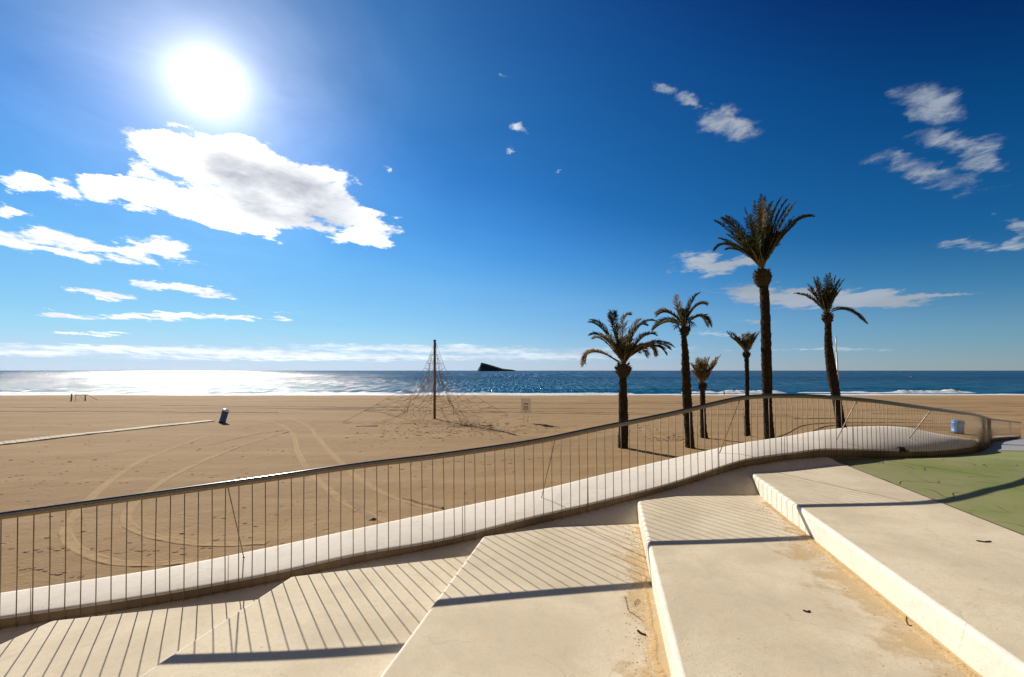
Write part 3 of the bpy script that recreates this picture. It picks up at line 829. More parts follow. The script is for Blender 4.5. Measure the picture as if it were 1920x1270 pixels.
palm('palmC', 'smallest palm, a stiff upright brush of straw coloured fronds on a short trunk',
     [(1321, 822, 7.2), (1319, 800, 5.6), (1318, 770, 5), (1317.5, 745, 4.6), (1317, 732, 4.2)], (1317.5, 727, 5.3, 6), (1317, 720),
     [(z1(937, 560), z1(985, 640), .2), (z1(975, 520), z1(1000, 620), -.2), (z1(1050, 515), z1(1035, 620), .3), (z1(1135, 515), z1(1060, 620), 0), (z1(1090, 585), z1(1060, 650), -.2), (z1(1000, 535), z1(1010, 640), .4), (z1(945, 620), z1(985, 670), .1), (z1(1110, 545), z1(1050, 640), .2)], (14, 44, 55, 85), .85, 3, .6)
palm('palmD', 'thin trunked palm with a small V shaped tuft, just left of the tallest palm',
     [(1402, 818, 5.6), (1400.5, 790, 4.8), (1400, 770, 4.6), (1401, 735, 3.6), (1400.5, 700, 3.7), (1400, 680, 3.6), (1399.5, 672, 3)], (1400, 668, 4.2, 5), (1399.5, 662),
     [(z3(582, 118), z3(680, 210), .1), (z3(640, 160), z3(700, 230), .4), (z3(695, 145), z3(715, 230), -.3), (z3(770, 120), z3(750, 220), .2), (z3(820, 128), z3(770, 220), -.2), (z3(870, 120), z3(780, 240), .1), (z3(610, 165), z3(690, 250), -.3), (z3(845, 170), z3(780, 260), .3)], (12, 30, 50, 80), .5, 4, .6)
palm('palmE', 'tallest palm with a thick straight trunk and a large dark feathery crown',
     [(1443.5, 824, 9.0), (1440.5, 785, 8.0), (1438.6, 755, 8.0), (1438.6, 725, 8.6), (1437, 675, 9), (1436, 620, 8.8), (1434, 565, 8.2), (1432, 537, 7.8)], (1429.5, 521, 15.5, 15), (1429, 503),
     [(z2(95, 495), z2(190, 370), .2), (z2(110, 270), z2(230, 330), -.4), (z2(165, 230), z2(320, 330), .3), (z2(172, 375), z2(300, 440), .8), (z2(300, 268), z2(370, 430), -.9), (z2(360, 140), z2(400, 350), .5), (z2(455, 62), z2(440, 300), 0),
      (z2(408, 150), z2(420, 330), -.7, 1), (z2(570, 100), z2(480, 220), .3), (z2(625, 122), z2(530, 230), -.5), (z2(730, 130), z2(600, 300), .2), (z2(850, 250), z2(680, 220), -.2), (z2(645, 340), z2(540, 420), .9), (z2(605, 188), z2(510, 330), -.8),
      (z2(635, 445), z2(580, 400), .7, 1), (z2(230, 480), z2(310, 440), -.9), (z2(260, 330), z2(360, 440), 1.1), (z2(560, 300), z2(500, 450), 1.2)], (52, 82, 40, 86), .08, 5, 1.2, 1.1)
palm('palmF', 'bent trunk palm with one frond hanging out to the right, beside the white pole',
     [(1579, 806, 8.5), (1574, 780, 7.5), (1569, 750, 7.3), (1564.5, 728, 8.3), (1559, 695, 8.2), (1555, 665, 7.4), (1553, 640, 6.3), (1552.5, 607, 5.6)], (1551.6, 597, 8.6, 9), (1551.5, 590),
     [(z2(725, 845), z2(870, 850), .2), (z2(838, 795), z2(920, 890), -.2), (z2(880, 715), z2(920, 880), .2), (z2(975, 695), z2(970, 850), 0), (z2(1020, 715), z2(1000, 850), -.4), (z2(1095, 738), z2(1010, 860), .3), (z2(1075, 818), z2(1010, 900), -.2), (z2(1300, 1088), z2(1110, 890), .1),
      (z2(850, 765), z2(920, 890), .5), (z2(1050, 735), z2(990, 870), -.5)], (34, 50, 55, 88), .1, 6, .8)

# ------------------------------------------------------------ climbing net
base = on_beach(815, 786); Yn = base.y; mpx = Yn / F_PX
net = empty('climbing_net', base, 'pyramid rope climbing net hung from one tall brown wooden mast on the sand', 'climbing net')
top = atY(815, 641, Yn); mb = MB()
mb.tube([base - Vector((0, 0, .3)), top + Vector((0, 0, .1))], .105, 12, 0); mb.tube([top + Vector((0, 0, .06)), top + Vector((0, 0, .16))], .125, 12, 0)
mb.build('mast', M['wood'], net)
H = top.z - base.z
anch = [Vector((-6.6, -2.7, 0)), Vector((6.0, 3.0, 0)), Vector((-5.2, 7.5, 0)), Vector((2.8, -4.4, 0))]
order = [0, 2, 1, 3]
def netp(k, t_):                # point on ridge rope k, t 0 top .. 1 anchor
    a = anch[k]; h = H * (1 - t_) ** 1.0; r_ = t_ ** 1.75
    hh = H * (1 - t_ ** .72) 
    r_ = interp([(0, 0), (.21, .076), (.35, .127), (.56, .285), (.70, .5), (.84, .73), (1.0, 1.0)], t_); hh = H * (1 - t_)
    p = Vector((a.x * r_, a.y * r_, hh))
    return base + p
mb = MB(); rr = .0115
rnd = random.Random(4)
for k in range(4):
    mb.tube([netp(k, i / 20) for i in range(21)], rr * 1.15, 5)
    # lower foot rope to the anchor
    mb.tube([base + Vector((anch[k].x * .0, anch[k].y * .0, 2.0)).lerp(Vector((anch[k].x, anch[k].y, .05)), q / 8) + Vector((0, 0, -.9 * math.sin(math.pi * q / 8))) for q in range(9)], rr, 5)
for (ka, kb) in zip(order, order[1:] + order[:1]):
    lv = [.17, .22, .28, .34, .42, .48, .54, .6, .66, .73, .8, .87]
    prev = None
    for li, t_ in enumerate(lv):
        A, B = netp(ka, t_), netp(kb, t_)
        n = 2 + int(t_ * 8); row = []
        for i in range(n + 1):
            q = i / n; p = A.lerp(B, q); sag = math.sin(math.pi * q) * (.9 * t_)
            ctr = base + Vector((0, 0, p.z - base.z))
            p = p.lerp(ctr, .32 * math.sin(math.pi * q) * (1 if li > 2 else .2)); p.z -= sag * (1 if li > 2 else .1)
            if 0 < i < n and li > 3: p += Vector((rnd.uniform(-.22, .22), rnd.uniform(-.22, .22), rnd.uniform(-.2, .2)))
            p.z = max(p.z, base.z + .08)
            row.append(p)
        mb.tube(row, rr * .85, 4)
        if prev:
            for i, p in enumerate(prev[1:-1], 1):
                j = min(len(row) - 1, max(0, round(i / (len(prev) - 1) * (len(row) - 1) + rnd.choice((-.4, .4)))))
                mb.tube([p, row[j]], rr * .8, 4)
                if rnd.random() < .5: mb.tube([p, row[max(0, j - 1)]], rr * .7, 4)
        prev = row
# inner star of ropes round the mast
for k in range(22):
    a = rnd.uniform(0, 6.28); r0 = rnd.uniform(.25, 1.3); h0 = rnd.uniform(1.2, 4.3)
    a2 = a + rnd.uniform(-.7, .7); r1 = rnd.uniform(.8, 2.4); h1 = max(.4, h0 - rnd.uniform(.3, 1.4))
    mb.tube([base + Vector((math.cos(a) * r0 * (4.6 - h0) / 3, math.sin(a) * r0 * (4.6 - h0) / 3, h0)), base + Vector((math.cos(a2) * r1 * (5 - h1) / 4, math.sin(a2) * r1 * (5 - h1) / 4, h1))], rr * .8, 4)
for lvl in (3.6, 3.1, 2.4, 1.9, 1.5):
    r0 = (5.2 - lvl) * .42; mb.tube([base + Vector((math.cos(q * .785) * r0, math.sin(q * .785) * r0, lvl + rnd.uniform(-.12, .12))) for q in range(9)], rr * .85, 4)
mb.build('net', M['rope'], net)

# ------------------------------------------------------------ sign
b0 = on_beach(986, 793); Y = b0.y; k = Y / F_PX
sg = empty('beach_sign', b0, 'small grey notice board on two thin posts standing in the sand', 'sign')
mb = MB(); c = atY(986, 760.3, Y); W_, H_ = 18 * k, 26.5 * k
mb.box((c.x, c.y, c.z), W_, .03, H_); mb.build('panel', M['sign'], sg)
for dx in (-.22, .22):
    q = MB(); q.tube([Vector((c.x + dx * W_ * 1.0, c.y + .04, b0.z - .2)), Vector((c.x + dx * W_, c.y + .04, c.z + H_ * .4))], .022, 8); q.build('post', M['pole'], sg)
q = MB(); q.box((c.x + .02, c.y - .018, c.z + H_ * .10), W_ * .46, .004, H_ * .07); q.build('heading', M['ink'], sg)
for r_i in range(4):
    q = MB(); q.box((c.x - .01, c.y - .018, c.z - H_ * (.08 + r_i * .075)), W_ * random.uniform(.45, .62), .004, H_ * .028); q.build('text_line', M['ink'], sg)
q = MB(); q.tube([Vector((c.x + .02, c.y - .02, c.z - H_ * .43)), Vector((c.x + .02, c.y - .014, c.z - H_ * .43))], H_ * .035, 12); q.build('emblem', M['ink'], sg)
# short plank half buried left of the net
p0, p1 = on_beach(668, 800.5), on_beach(708, 799.5); q = MB(); c = (p0 + p1) / 2; q.box((c.x, c.y, c.z + .02), (p1 - p0).length, .14, .07, math.atan2(p1.y - p0.y, p1.x - p0.x))
tag(q.build('plank', M['wood'], None, c), 'thin dark plank lying on the sand left of the climbing net mast', 'plank')

# ------------------------------------------------------------ bins
def bin_(px_, py_, hpx, wpx, tilt, mat, lid, label, yaw=0):
    b0 = on_beach(px_, py_); k = b0.y / F_PX; h = hpx * k; r_ = wpx * k / 2
    root = empty('litter_bin', b0, label, 'litter bin', 'blue litter bins on the beach')
    def part(name, mb, mat_):
        o = mb.build(name, mat_, root, b0); o.location = (0, 0, 0); return o
    q = MB(); N = 20; rows = []
    for z_, rr_ in ((-.08, .98), (.0, 1), (.12, 1.0), (.13, 1.03), (.16, 1.03), (.17, 1), (.78, 1.0), (.8, 1.04), (.84, 1.04), (.85, 1.0), (.93, 1.0)):
        rows.append([(b0.x + math.cos(2 * math.pi * j / N) * r_ * rr_, b0.y + math.sin(2 * math.pi * j / N) * r_ * rr_, b0.z + z_ * h) for j in range(N + 1)])
    q.grid(rows, 0); part('body', q, mat)
    q = MB(); rows = []
    for z_, rr_ in ((.92, 1.0), (.925, 1.09), (.975, 1.10), (1.02, .98), (1.06, .7), (1.085, .35), (1.09, .01)):
        rows.append([(b0.x + math.cos(2 * math.pi * j / N) * r_ * rr_, b0.y + math.sin(2 * math.pi * j / N) * r_ * rr_, b0.z + z_ * h) for j in range(N + 1)])
    q.grid(rows, 0); part('lid', q, lid)
    q = MB()
    rows = [[(b0.x + math.cos(a_) * r_ * 1.055, b0.y + math.sin(a_) * r_ * 1.055, b0.z + h * zz * 1) for a_ in [R(-130 + 8 * j) for j in range(11)]] for zz in (.83, .895)]
    q.grid(rows, 0); part('slot', q, M['black'])
    q = MB(); rows = [[(b0.x + math.cos(2 * math.pi * j / N) * r_ * rr_, b0.y + math.sin(2 * math.pi * j / N) * r_ * rr_, b0.z + z_ * h) for j in range(N + 1)] for z_, rr_ in ((-.06, 1.05), (.09, 1.05), (.1, 1.0))]
    q.grid(rows, 0); part('base_ring', q, M['black'])
    root.rotation_euler = (0, tilt, yaw)
bin_(416.5, 793, 24.5, 11, R(14), M['blue'], M['white'], 'dark blue litter bin leaning to the right, white lid, at the end of the boardwalk')
bin_(1795.5, 813.5, 23.5, 18, R(5), M['lightblue'], M['lightblue'], 'faded light blue litter bin seen through the railing bars at the right')

# ------------------------------------------------------------ boardwalk
mb = MB(); A0, A1 = on_beach(-150, 851), on_beach(403, 790.5); B1 = on_beach(392, 789.4); B0 = on_beach(-150, 845.5)
n = 60
for i in range(n):
    t0, t1 = i / n, (i + .94) / n
    q = [A0.lerp(A1, t0), A0.lerp(A1, t1), B0.lerp(B1, t1), B0.lerp(B1, t0)]; h = .06 + random.uniform(-.006, .01)
    zt = [beach_z(p.x, p.y) + h for p in q]
    mb.add([(p.x, p.y, z_ - .2) for p, z_ in zip(q, zt)] + [(p.x, p.y, z_) for p, z_ in zip(q, zt)], [(4, 5, 6, 7), (0, 1, 5, 4), (1, 2, 6, 5), (2, 3, 7, 6), (3, 0, 4, 7)], 0)
tag(mb.build('boardwalk', M['board']), kind='structure')

# ------------------------------------------------------------ goal, post
b0 = on_beach(151, 752); Y = b0.y
gz = empty('beach_goal', b0, 'small metal beach football goal with a white crossbar near the shore', 'goal')
def pt(x, y, dy=0): v = atY(x, y, Y); v.y += dy; return v
q = MB(); q.tube([pt(140, 740.5), pt(164.5, 740.5)], .07, 8); q.build('crossbar', M['white'], gz)
q = MB(); q.tube([pt(160, 741), pt(160, 752.5)], .07, 8); q.build('goal_post', M['bar'], gz)
q = MB(); q.tube([pt(142, 741), pt(142, 752.5)], .035, 8); q.build('goal_post', M['pole'], gz)
for a_ in (142, 164.5):
    q = MB(); q.tube([pt(a_, 740.5), pt(a_ + 3.5, 752, 1.2)], .03, 6); q.build('stay', M['pole'], gz)
b1 = on_beach(133, 753); q = MB(); q.tube([b1 - Vector((0, 0, .2)), b1 + Vector((.05, 0, 13.5 * b1.y / F_PX))], .075, 10)
q.box((b1.x, b1.y, b1.z + 13.5 * b1.y / F_PX), .22, .2, .05)
tag(q.build('wooden_post', M['wood'], None, b1), 'lone dark post standing left of the beach goal', 'post')

# white flag pole behind the bent palm
b0 = on_beach(1576.5, 790); Y = b0.y; root = empty('flag_pole', b0, 'slim white flag pole rising beside the bent palm trunk', 'flag pole')
q = MB(); q.tube([b0 - Vector((0, 0, .2)), atY(1571.5, 720, Y), atY(1568.6, 660, Y)], .055, 8); q.tube([atY(1568.6, 660, Y), atY(1567, 632, Y)], .04, 8); q.build('pole', M['pole'], root)
q = MB(); q.lump(atY(1567, 631, Y), .07, .07, .07); q.build('finial', M['pole'], root)

# ------------------------------------------------------------ person at the water's edge
fy = 108.5; px0 = Vector((ray(1358, 741)[0] * fy, fy, 0)); px0.z = beach_z(px0.x, fy); k = fy / F_PX; Hh = 9.6 * k
me = bpy.data.meshes.new('person')
J = {'pel': (0, 0, .53), 'ch': (-.02, .0, .72), 'neck': (-.04, 0, .83), 'head': (-.045, -.01, .90), 'top': (-.045, 0, .965), 'hl': (-.06, 0, .50), 'kl': (-.07, -.03, .28), 'fl': (-.06, .0, .02), 'tl': (-.07, -.07, .012),
     'hr': (.06, 0, .50), 'kr': (.06, .02, .28), 'fr': (.08, .03, .02), 'tr': (.09, -.04, .012), 'sl': (-.13, 0, .80), 'el': (-.19, .0, .64), 'wl': (-.21, -.06, .52), 'sr': (.10, 0, .80), 'er': (.20, .0, .68), 'wr': (.27, -.05, .58)}
ed = [('pel', 'ch'), ('ch', 'neck'), ('neck', 'head'), ('head', 'top'), ('pel', 'hl'), ('hl', 'kl'), ('kl', 'fl'), ('fl', 'tl'), ('pel', 'hr'), ('hr', 'kr'), ('kr', 'fr'), ('fr', 'tr'), ('ch', 'sl'), ('sl', 'el'), ('el', 'wl'), ('ch', 'sr'), ('sr', 'er'), ('er', 'wr')]
rad = {'pel': .085, 'ch': .09, 'neck': .035, 'head': .058, 'top': .04, 'hl': .06, 'kl': .038, 'fl': .025, 'tl': .018, 'hr': .06, 'kr': .038, 'fr': .025, 'tr': .018, 'sl': .04, 'el': .028, 'wl': .02, 'sr': .04, 'er': .028, 'wr': .02}
ks = list(J); me.from_pydata([tuple(c_ * Hh for c_ in J[a_]) for a_ in ks], [(ks.index(a_), ks.index(b_)) for a_, b_ in ed], [])
po = bpy.data.objects.new('person', me); COL.objects.link(po); po.location = px0
sk = po.modifiers.new('s', 'SKIN')
for i, a_ in enumerate(ks):
    me.skin_vertices[0].data[i].radius = (rad[a_] * Hh, rad[a_] * Hh * .8); me.skin_vertices[0].data[i].use_root = a_ == 'pel'
sb = po.modifiers.new('d', 'SUBSURF'); sb.levels = 2; sb.render_levels = 2
me.materials.append(M['skin'])
tag(po, 'lone person in a tan top and dark trousers walking at the edge of the surf', 'person')
def child_tube(name, pts, rs, mat):
    q = MB(); q.tube([Vector(p) * Hh for p in pts], [r_ * Hh for r_ in rs], 10); o = q.build(name, mat); o.parent = po; o.location = (0, 0, 0)
child_tube('shirt', [(0, 0, .52), (-.01, 0, .62), (-.02, 0, .74), (-.03, 0, .82)], [.10, .10, .115, .06], M['shirt'])
child_tube('trousers', [(-.02, 0, .56), (-.055, -.0, .46), (-.072, -.03, .28), (-.062, 0, .06)], [.075, .07, .048, .036], M['cloth'])
child_tube('trousers', [(.02, 0, .56), (.055, 0, .46), (.062, .02, .28), (.08, .03, .06)], [.075, .07, .048, .036], M['cloth'])
child_tube('hair', [(-.045, .01, .93), (-.045, .01, .975), (-.045, .01, .99)], [.058, .05, .015], M['hair'])

# buoys
for (x, y, lb) in [(1121, 709, 'tiny pale buoy floating on the sea left of the bushy palm'), (1708.5, 707.5, 'tiny pale buoy floating on the sea at the right, beyond the breakers')]:
    a_, b_ = ray(x, y); Y = (SEA_Z - CZ) / b_; c = Vector((a_ * Y, Y, SEA_Z)); k = Y / F_PX
    root = empty('buoy', c, lb, 'buoy')
    q = MB(); q.lump(c + Vector((0, 0, .5 * k)), 1.3 * k, 1.3 * k, 1.0 * k, 1, 12, 8, .05); q.build('float', M['buoy'], root)
    q = MB(); q.tube([c + Vector((0, 0, 1.2 * k)), c + Vector((0, 0, 2.1 * k))], .3 * k, 8); q.build('top_mark', M['black'], root)

# ------------------------------------------------------------ small things on the concrete
# crumpled dark cloth on the curb edge
i = rail_at(1691); c = Tc[i] + Vector((0, .02, .03)); root = empty('dark_cloth', c, 'crumpled black cloth draped over the curb edge under the railing at the right', 'cloth')
q = MB(); q.lump(c, .085, .05, .03, 3, 16, 10, .5); q.lump(c + Vector((.08, -.02, -.035)), .05, .035, .028, 5, 14, 8, .5); q.lump(c + Vector((-.05, -.04, -.03)), .045, .03, .045, 8, 14, 8, .5); q.build('fabric', M['black'], root)
q = MB(); q.lump(c + Vector((.06, -.075, -.02)), .035, .012, .02, 2, 10, 6, .4); q.build('patch', M['ragtan'], root)
def leaf(px_, py_, lv, L_, W_, rot, label):
    c = atdrop(px_, py_, LV[lv]); q = MB(); n = 14; cc, ss = math.cos(rot), math.sin(rot); top = []; bot = []
    for k in range(2 * n):
        a_ = math.pi * k / n; x_ = math.cos(a_) * L_ / 2; y_ = math.sin(a_) * W_ * abs(math.sin(a_)) ** .5 + .12 * W_ * math.sin(x_ / L_ * 9)
        zc = .003 + .012 * abs(x_ / L_) ** 1.5 + .004 * math.sin(a_ * 3)
        p = (c.x + x_ * cc - y_ * ss, c.y + x_ * ss + y_ * cc, c.z + zc)
        top.append(p); bot.append((p[0], p[1], p[2] - .0015))
    ctr = (c.x, c.y, c.z + .006)
    q.add(top + bot + [ctr, (c.x, c.y, c.z + .001)], [(k, (k + 1) % (2 * n), 4 * n) for k in range(2 * n)] + [(2 * n + (k + 1) % (2 * n), 2 * n + k, 4 * n + 1) for k in range(2 * n)] + [(k, 2 * n + k, 2 * n + (k + 1) % (2 * n), (k + 1) % (2 * n)) for k in range(2 * n)], 0)
    tag(q.build('dried_leaf', M['leafdry'], None, c), label, 'leaf')
leaf(1203, 1188, 3, .085, .015, R(-52), 'curled dark brown dry leaf on the step left of the sandy gutter')
leaf(1845, 1016, 5, .12, .014, R(-8), 'flat brown dry leaf lying on the highest pale step at the right')
leaf(1513, 1147, 4, .05, .012, R(-10), 'small brown dry leaf in the middle of the step below the tall riser')
def twig(pts, lv, r_, label):
    P = [atdrop(x, y, LV[lv] - .006) for x, y in pts]; q = MB(); q.tube(catmull(P, 6) if len(P) > 3 else P, r_, 5); tag(q.build('twig', M['leafdry'], None, P[0]), label, 'twig')
twig([(1171, 1117), (1174, 1127), (1178, 1144), (1189, 1152), (1205, 1164)], 3, .0016, 'thin bent twig on the step above the dark curled leaf')
twig([(1191, 1136), (1190, 1129), (1196, 1124), (1199, 1127), (1193, 1133)], 3, .0016, 'tiny looped tendril on the step right of the bent twig')
twig([(1700, 1156), (1699, 1163), (1703, 1172), (1710, 1173)], 4, .0025, 'dark curled stalk in the orange sand below the tall riser')

# ------------------------------------------------------------ camera
cam = bpy.data.cameras.new('camera'); cam.sensor_width = 36; cam.lens = 16.0; cam.clip_end = 120000; cam.clip_start = .05
co = bpy.data.objects.new('camera', cam); COL.objects.link(co); co.location = (0, 0, CZ); co.rotation_euler = (R(90) + PITCH, 0, 0)
SC.camera = co

# ------------------------------------------------------------ sun
sa, sb_ = ray(392, 156); sd = Vector((sa, 1, sb_)).normalized()
EL = math.asin(sd.z); AZ = math.atan2(sd.x, sd.y)
lt = bpy.data.lights.new('sun', 'SUN'); lt.energy = 5.0; lt.angle = R(.53); lt.color = (1.0, .92, .80)
lo = bpy.data.objects.new('sun', lt); COL.objects.link(lo); lo.rotation_euler = sd.to_track_quat('Z', 'Y').to_euler()

# ------------------------------------------------------------ sky
w = bpy.data.worlds.new('World'); SC.world = w; w.use_nodes = True
nt = w.node_tree; nt.nodes.clear(); t = NT(nt)
sky = t.n('ShaderNodeTexSky', sky_type='NISHITA', sun_disc=False, sun_elevation=EL, sun_rotation=AZ, altitude=0, air_density=1.0, dust_density=0.0, ozone_density=6.0)
tc = t.n('ShaderNodeTexCoord'); Dv = tc.outputs['Generated']
sx = t.n('ShaderNodeSeparateXYZ', {0: Dv})
sdot = t.n('ShaderNodeVectorMath', {0: Dv, 1: tuple(sd)}, operation='DOT_PRODUCT').outputs['Value']
ang = t.math('ARCCOSINE', t.math('MINIMUM', sdot, .99999))          # angle from the sun, radians
low_ = t.math('EXPONENT', t.math('DIVIDE', t.math('MAXIMUM', sx.outputs[2], 0.0), -.06))
sc_ = t.n('ShaderNodeVectorMath', {0: sky.outputs[0], 3: .127 / 1.6}, operation='SCALE').outputs[0]
sc_ = t.n('ShaderNodeVectorMath', {0: sc_, 1: t.n('ShaderNodeCombineXYZ', {2: t.math('MULTIPLY', low_, .12)}).outputs[0]}, operation='ADD').outputs[0]
cv = t.n('ShaderNodeRGBCurve', {'Color': sc_}); mpg = cv.mapping; mpg.use_clip = False
def curve(ci, pts):
    c_ = mpg.curves[ci]
    while len(c_.points) < len(pts): c_.points.new(.5, .5)
    for p_, (a, b_) in zip(c_.points, pts): p_.location = (a / 1.6, b_ / 1.6); p_.handle_type = 'VECTOR'
curve(0, [(0, 0), (.085, .0), (.11, .002), (.174, .014), (.25, .065), (.34, .15), (.60, .30), (.96, .50), (1.6, .66)])
curve(1, [(0, 0), (.15, .008), (.177, .019), (.222, .066), (.27, .10), (.36, .155), (.46, .26), (.62, .41), (1.04, .63), (1.6, .76)])
curve(2, [(0, 0), (.33, .08), (.38, .125), (.476, .26), (.70, .45), (.85, .64), (1.04, .78), (1.2, .82), (1.6, .88)])
mpg.update()
skc = t.n('ShaderNodeVectorMath', {0: cv.outputs[0], 3: t.maprange(ang, .55, 1.5, 1.6 / .127, 1.22 / .127)}, operation='SCALE').outputs[0]
# clouds live on a sky-facing direction grid (tangents of azimuth and elevation)
yv_ = t.math('MAXIMUM', sx.outputs[1], .02)
U = t.math('DIVIDE', sx.outputs[0], yv_); V = t.math('DIVIDE', sx.outputs[2], yv_)
UV = t.n('ShaderNodeCombineXYZ', {0: U, 1: V, 2: 0.0}).outputs[0]
vv = t.math('ADD', V, .13)
lay = t.n('ShaderNodeCombineXYZ', {0: t.math('DIVIDE', U, vv), 1: t.math('DIVIDE', 1.0, vv), 2: 0.0}).outputs[0]
nz = t.noise(lay, 4.2, 9, .62, .25)
nz2 = t.noise(lay, 1.3, 4, .5)
wc = t.n('ShaderNodeTexNoise', {'Vector': lay, 'Scale': 3.2, 'Detail': 8.0, 'Roughness': .72}).outputs['Color']
wsc = t.n('ShaderNodeVectorMath', {0: t.n('ShaderNodeVectorMath', {0: wc, 1: (.5, .5, .5)}, operation='SUBTRACT').outputs[0], 1: (.20, .11, 0)}, operation='MULTIPLY').outputs[0]
wsc = t.n('ShaderNodeVectorMath', {0: wsc, 3: t.maprange(V, .03, .35, .25, 1.0)}, operation='SCALE').outputs[0]
UVw = t.n('ShaderNodeVectorMath', {0: UV, 1: wsc}, operation='ADD').outputs[0]
def ellipse(x, y, hw, hh, rot=0, s=1.0, raw=False):
    a, b_ = ray(x, y); k = 1 / F_PX
    mp_ = t.n('ShaderNodeMapping', {'Vector': UV if raw else UVw, 'Location': (a, b_, 0), 'Rotation': (0, 0, R(rot)), 'Scale': (hw * k * 1.05, hh * k * 1.05, 1)}, vector_type='TEXTURE')
    l = t.n('ShaderNodeVectorMath', {0: mp_.outputs[0]}, operation='LENGTH').outputs['Value']
    return t.math('MULTIPLY', t.math('SUBTRACT', 1.0, l), s)
def union(lst):
    r_ = lst[0]
    for q in lst[1:]: r_ = t.n('ShaderNodeMath', {0: r_, 1: q, 2: .15}, operation='SMOOTH_MAX').outputs[0]
    return r_
big = [(480, 335, 230, 62, -16), (330, 300, 90, 50, -20), (340, 375, 190, 36, -8), (610, 390, 140, 48, -22), (240, 350, 100, 22, -10), (680, 440, 60, 18, -20), (450, 405, 160, 30, -8), (300, 262, 40, 14, -10)]
med = [(70, 450, 150, 26, -5), (190, 473, 180, 18, -8), (300, 465, 60, 26, -25), (40, 345, 60, 18, -10), (125, 355, 50, 22, -25), (20, 400, 45, 14, -10), (190, 552, 60, 9, -8), (340, 543, 110, 10, -6), (330, 240, 40, 6, -15),
       (300, 594, 230, 8.5, 0), (110, 591, 60, 5, -3), (170, 628, 75, 4, -2)]
low = [(380, 660, 420, 8, -1), (200, 652, 300, 6, -1), (820, 655, 300, 8, -1), (60, 662, 140, 7, 0), (1030, 668, 220, 8, 0), (620, 670, 420, 7, 0), (865, 648, 45, 4, -1), (1340, 627, 55, 3.5, -1), (1180, 655, 130, 5, 0), (1530, 655, 150, 2.5, 0), (1420, 605, 40, 2.5, 0)]
right = [(1750, 200, 62, 38, 0), (1762, 265, 58, 36, 0), (1755, 325, 95, 28, -12), (1850, 300, 42, 38, 20), (1690, 300, 40, 16, -10), (1380, 240, 62, 28, -20), (1365, 205, 35, 22, 20), (1295, 190, 32, 18, -25), (1245, 156, 28, 10, -15),
          (1815, 457, 55, 12, 0), (1905, 437, 28, 28, 0), (982, 238, 16, 14, 0), (948, 152, 12, 7, -20), (1055, 327, 8, 6, 0), (725, 315, 16, 8, -20), (955, 281, 8, 5, 0)]
mid_ = [(1330, 495, 82, 23, 3), (1400, 487, 45, 15, 0), (1470, 558, 125, 22, -4), (1620, 562, 150, 20, 0), (1740, 553, 90, 6, 4)]
fb = union([ellipse(*e, s=1.0) for e in big])
fm = union([ellipse(*e, s=.8) for e in med])
fmid = union([ellipse(*e, s=.9) for e in mid_])
fl = union([ellipse(*e, s=.75) for e in low])
frr = union([ellipse(*e, s=.8) for e in right])
nzc = t.math('SUBTRACT', nz, .5)
ab = t.maprange(t.math('ADD', fb, t.math('MULTIPLY', nzc, 2.0)), .02, .28, 0, 1, True)
am = t.maprange(t.math('ADD', fm, t.math('MULTIPLY', nzc, 3.0)), .08, .5, 0, 1, True)
al = t.maprange(t.math('ADD', fl, t.math('MULTIPLY', nzc, 1.6)), -.12, .75, 0, .85, True)
ar = t.maprange(t.math('ADD', frr, t.math('MULTIPLY', nzc, 2.6)), .0, .62, 0, 1, True)
ar = t.math('MULTIPLY', ar, t.maprange(t.noise(lay, 7.5, 7, .7, .4), .36, .62, .22, .92, True))
ad = t.maprange(t.math('ADD', fmid, t.math('MULTIPLY', nzc, 1.6)), .02, .45, 0, .96, True)
alpha = t.math('MAXIMUM', t.math('MAXIMUM', ab, am), t.math('MAXIMUM', t.math('MAXIMUM', al, ad), ar))
front = t.maprange(sx.outputs[1], .02, .12, 0, 1)
alpha = t.math('MULTIPLY', alpha, front)
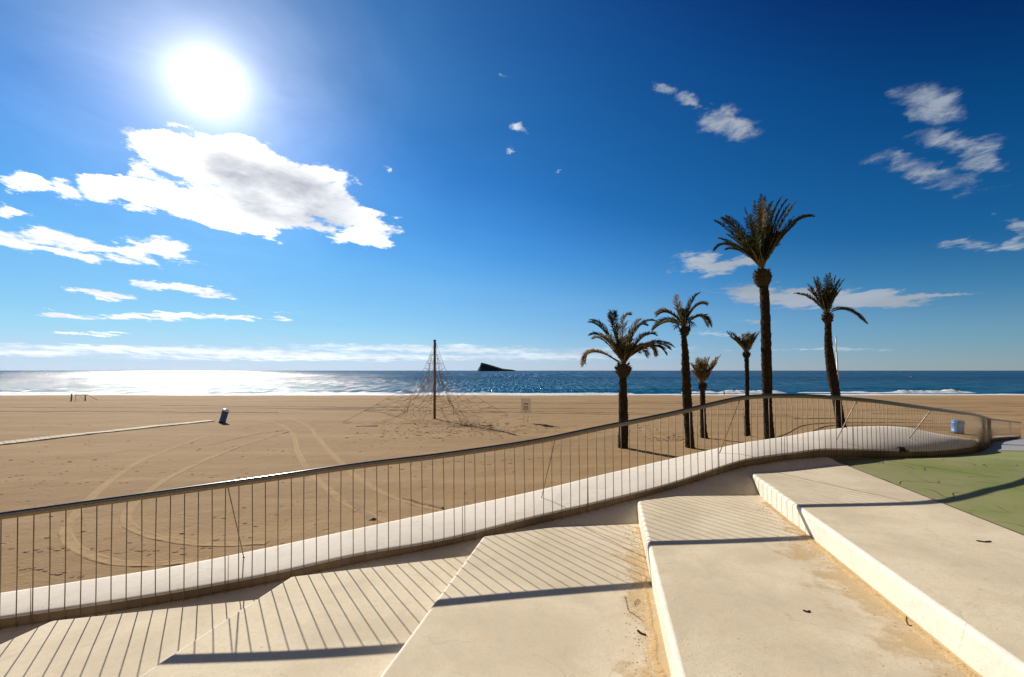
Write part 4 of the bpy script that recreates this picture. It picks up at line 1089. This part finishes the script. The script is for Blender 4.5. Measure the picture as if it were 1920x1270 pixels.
# thick core of the big cloud blocks the sun and greys
core = t.maprange(t.math('ADD', t.n('ShaderNodeMath', {0: ellipse(525, 362, 190, 75, -20, 1.0, True), 1: ellipse(420, 312, 85, 48, -20, 1.0, True), 2: .2}, operation='SMOOTH_MAX').outputs[0], t.math('MULTIPLY', t.math('SUBTRACT', nz2, .5), 2.2)), -.05, .75, 0, 1, True)
core = t.math('MULTIPLY', core, t.maprange(nz, .35, .65, 1.0, .55))
near = t.maprange(ang, .05, 1.2, 1, 0)                              # forward scattering round the sun
bright = t.math('ADD', .46, t.math('MULTIPLY', t.math('POWER', near, 2.0), 1.35))
shade_n = t.maprange(nz2, .4, .65, .82, 1.05)
bright = t.math('MULTIPLY', bright, shade_n)
bright = t.math('ADD', bright, t.maprange(V, .02, .14, .30, 0))
ccol = t.mix(near, (.78, .92, 1.1), (1.0, .99, .97))
ccol = t.n('ShaderNodeVectorMath', {0: ccol, 3: bright}, operation='SCALE').outputs[0]
ccol = t.mix(t.math('MULTIPLY', core, 1.0), ccol, (.50, .53, .60))
CLOUDK = 1.0
# aureole
gl1 = t.math('MULTIPLY', t.math('EXPONENT', t.math('DIVIDE', ang, -.030)), 2.6)
gl2 = t.math('MULTIPLY', t.math('EXPONENT', t.math('DIVIDE', ang, -.16)), t.maprange(t.noise(lay, 1.6, 6, .6, .6), .35, .65, .50, .80))
gl3 = t.math('MULTIPLY', t.math('EXPONENT', t.math('DIVIDE', ang, -.4)), .07)
glow = t.n('ShaderNodeVectorMath', {0: t.mix(t.maprange(ang, .04, .34), (1, 1, 1), (.38, .74, 1.0)), 3: t.math('DIVIDE', t.math('ADD', gl1, t.math('ADD', gl2, gl3)), .127)}, operation='SCALE').outputs[0]
skyb = t.n('ShaderNodeVectorMath', {0: skc, 1: glow}, operation='ADD').outputs[0]
final = t.mix(alpha, skyb, t.n('ShaderNodeVectorMath', {0: ccol, 3: 1 / .127}, operation='SCALE').outputs[0])
back_fill = t.math('MULTIPLY', t.maprange(sx.outputs[1], -.35, .0, 1, 0, True), t.maprange(sx.outputs[2], .25, .75, 1, .25, True))  # added warm glow behind the camera, fills the camera-facing shaded sides
final = t.mix(back_fill, final, tuple(v / .127 for v in (.34, .275, .19)))
bg = t.n('ShaderNodeBackground', {'Color': final, 'Strength': .1})
out = t.n('ShaderNodeOutputWorld'); t.L.new(bg.outputs[0], out.inputs[0])

SC.view_settings.view_transform = 'Standard'; SC.view_settings.look = 'None'; SC.view_settings.exposure = 0.40; SC.view_settings.gamma = 1
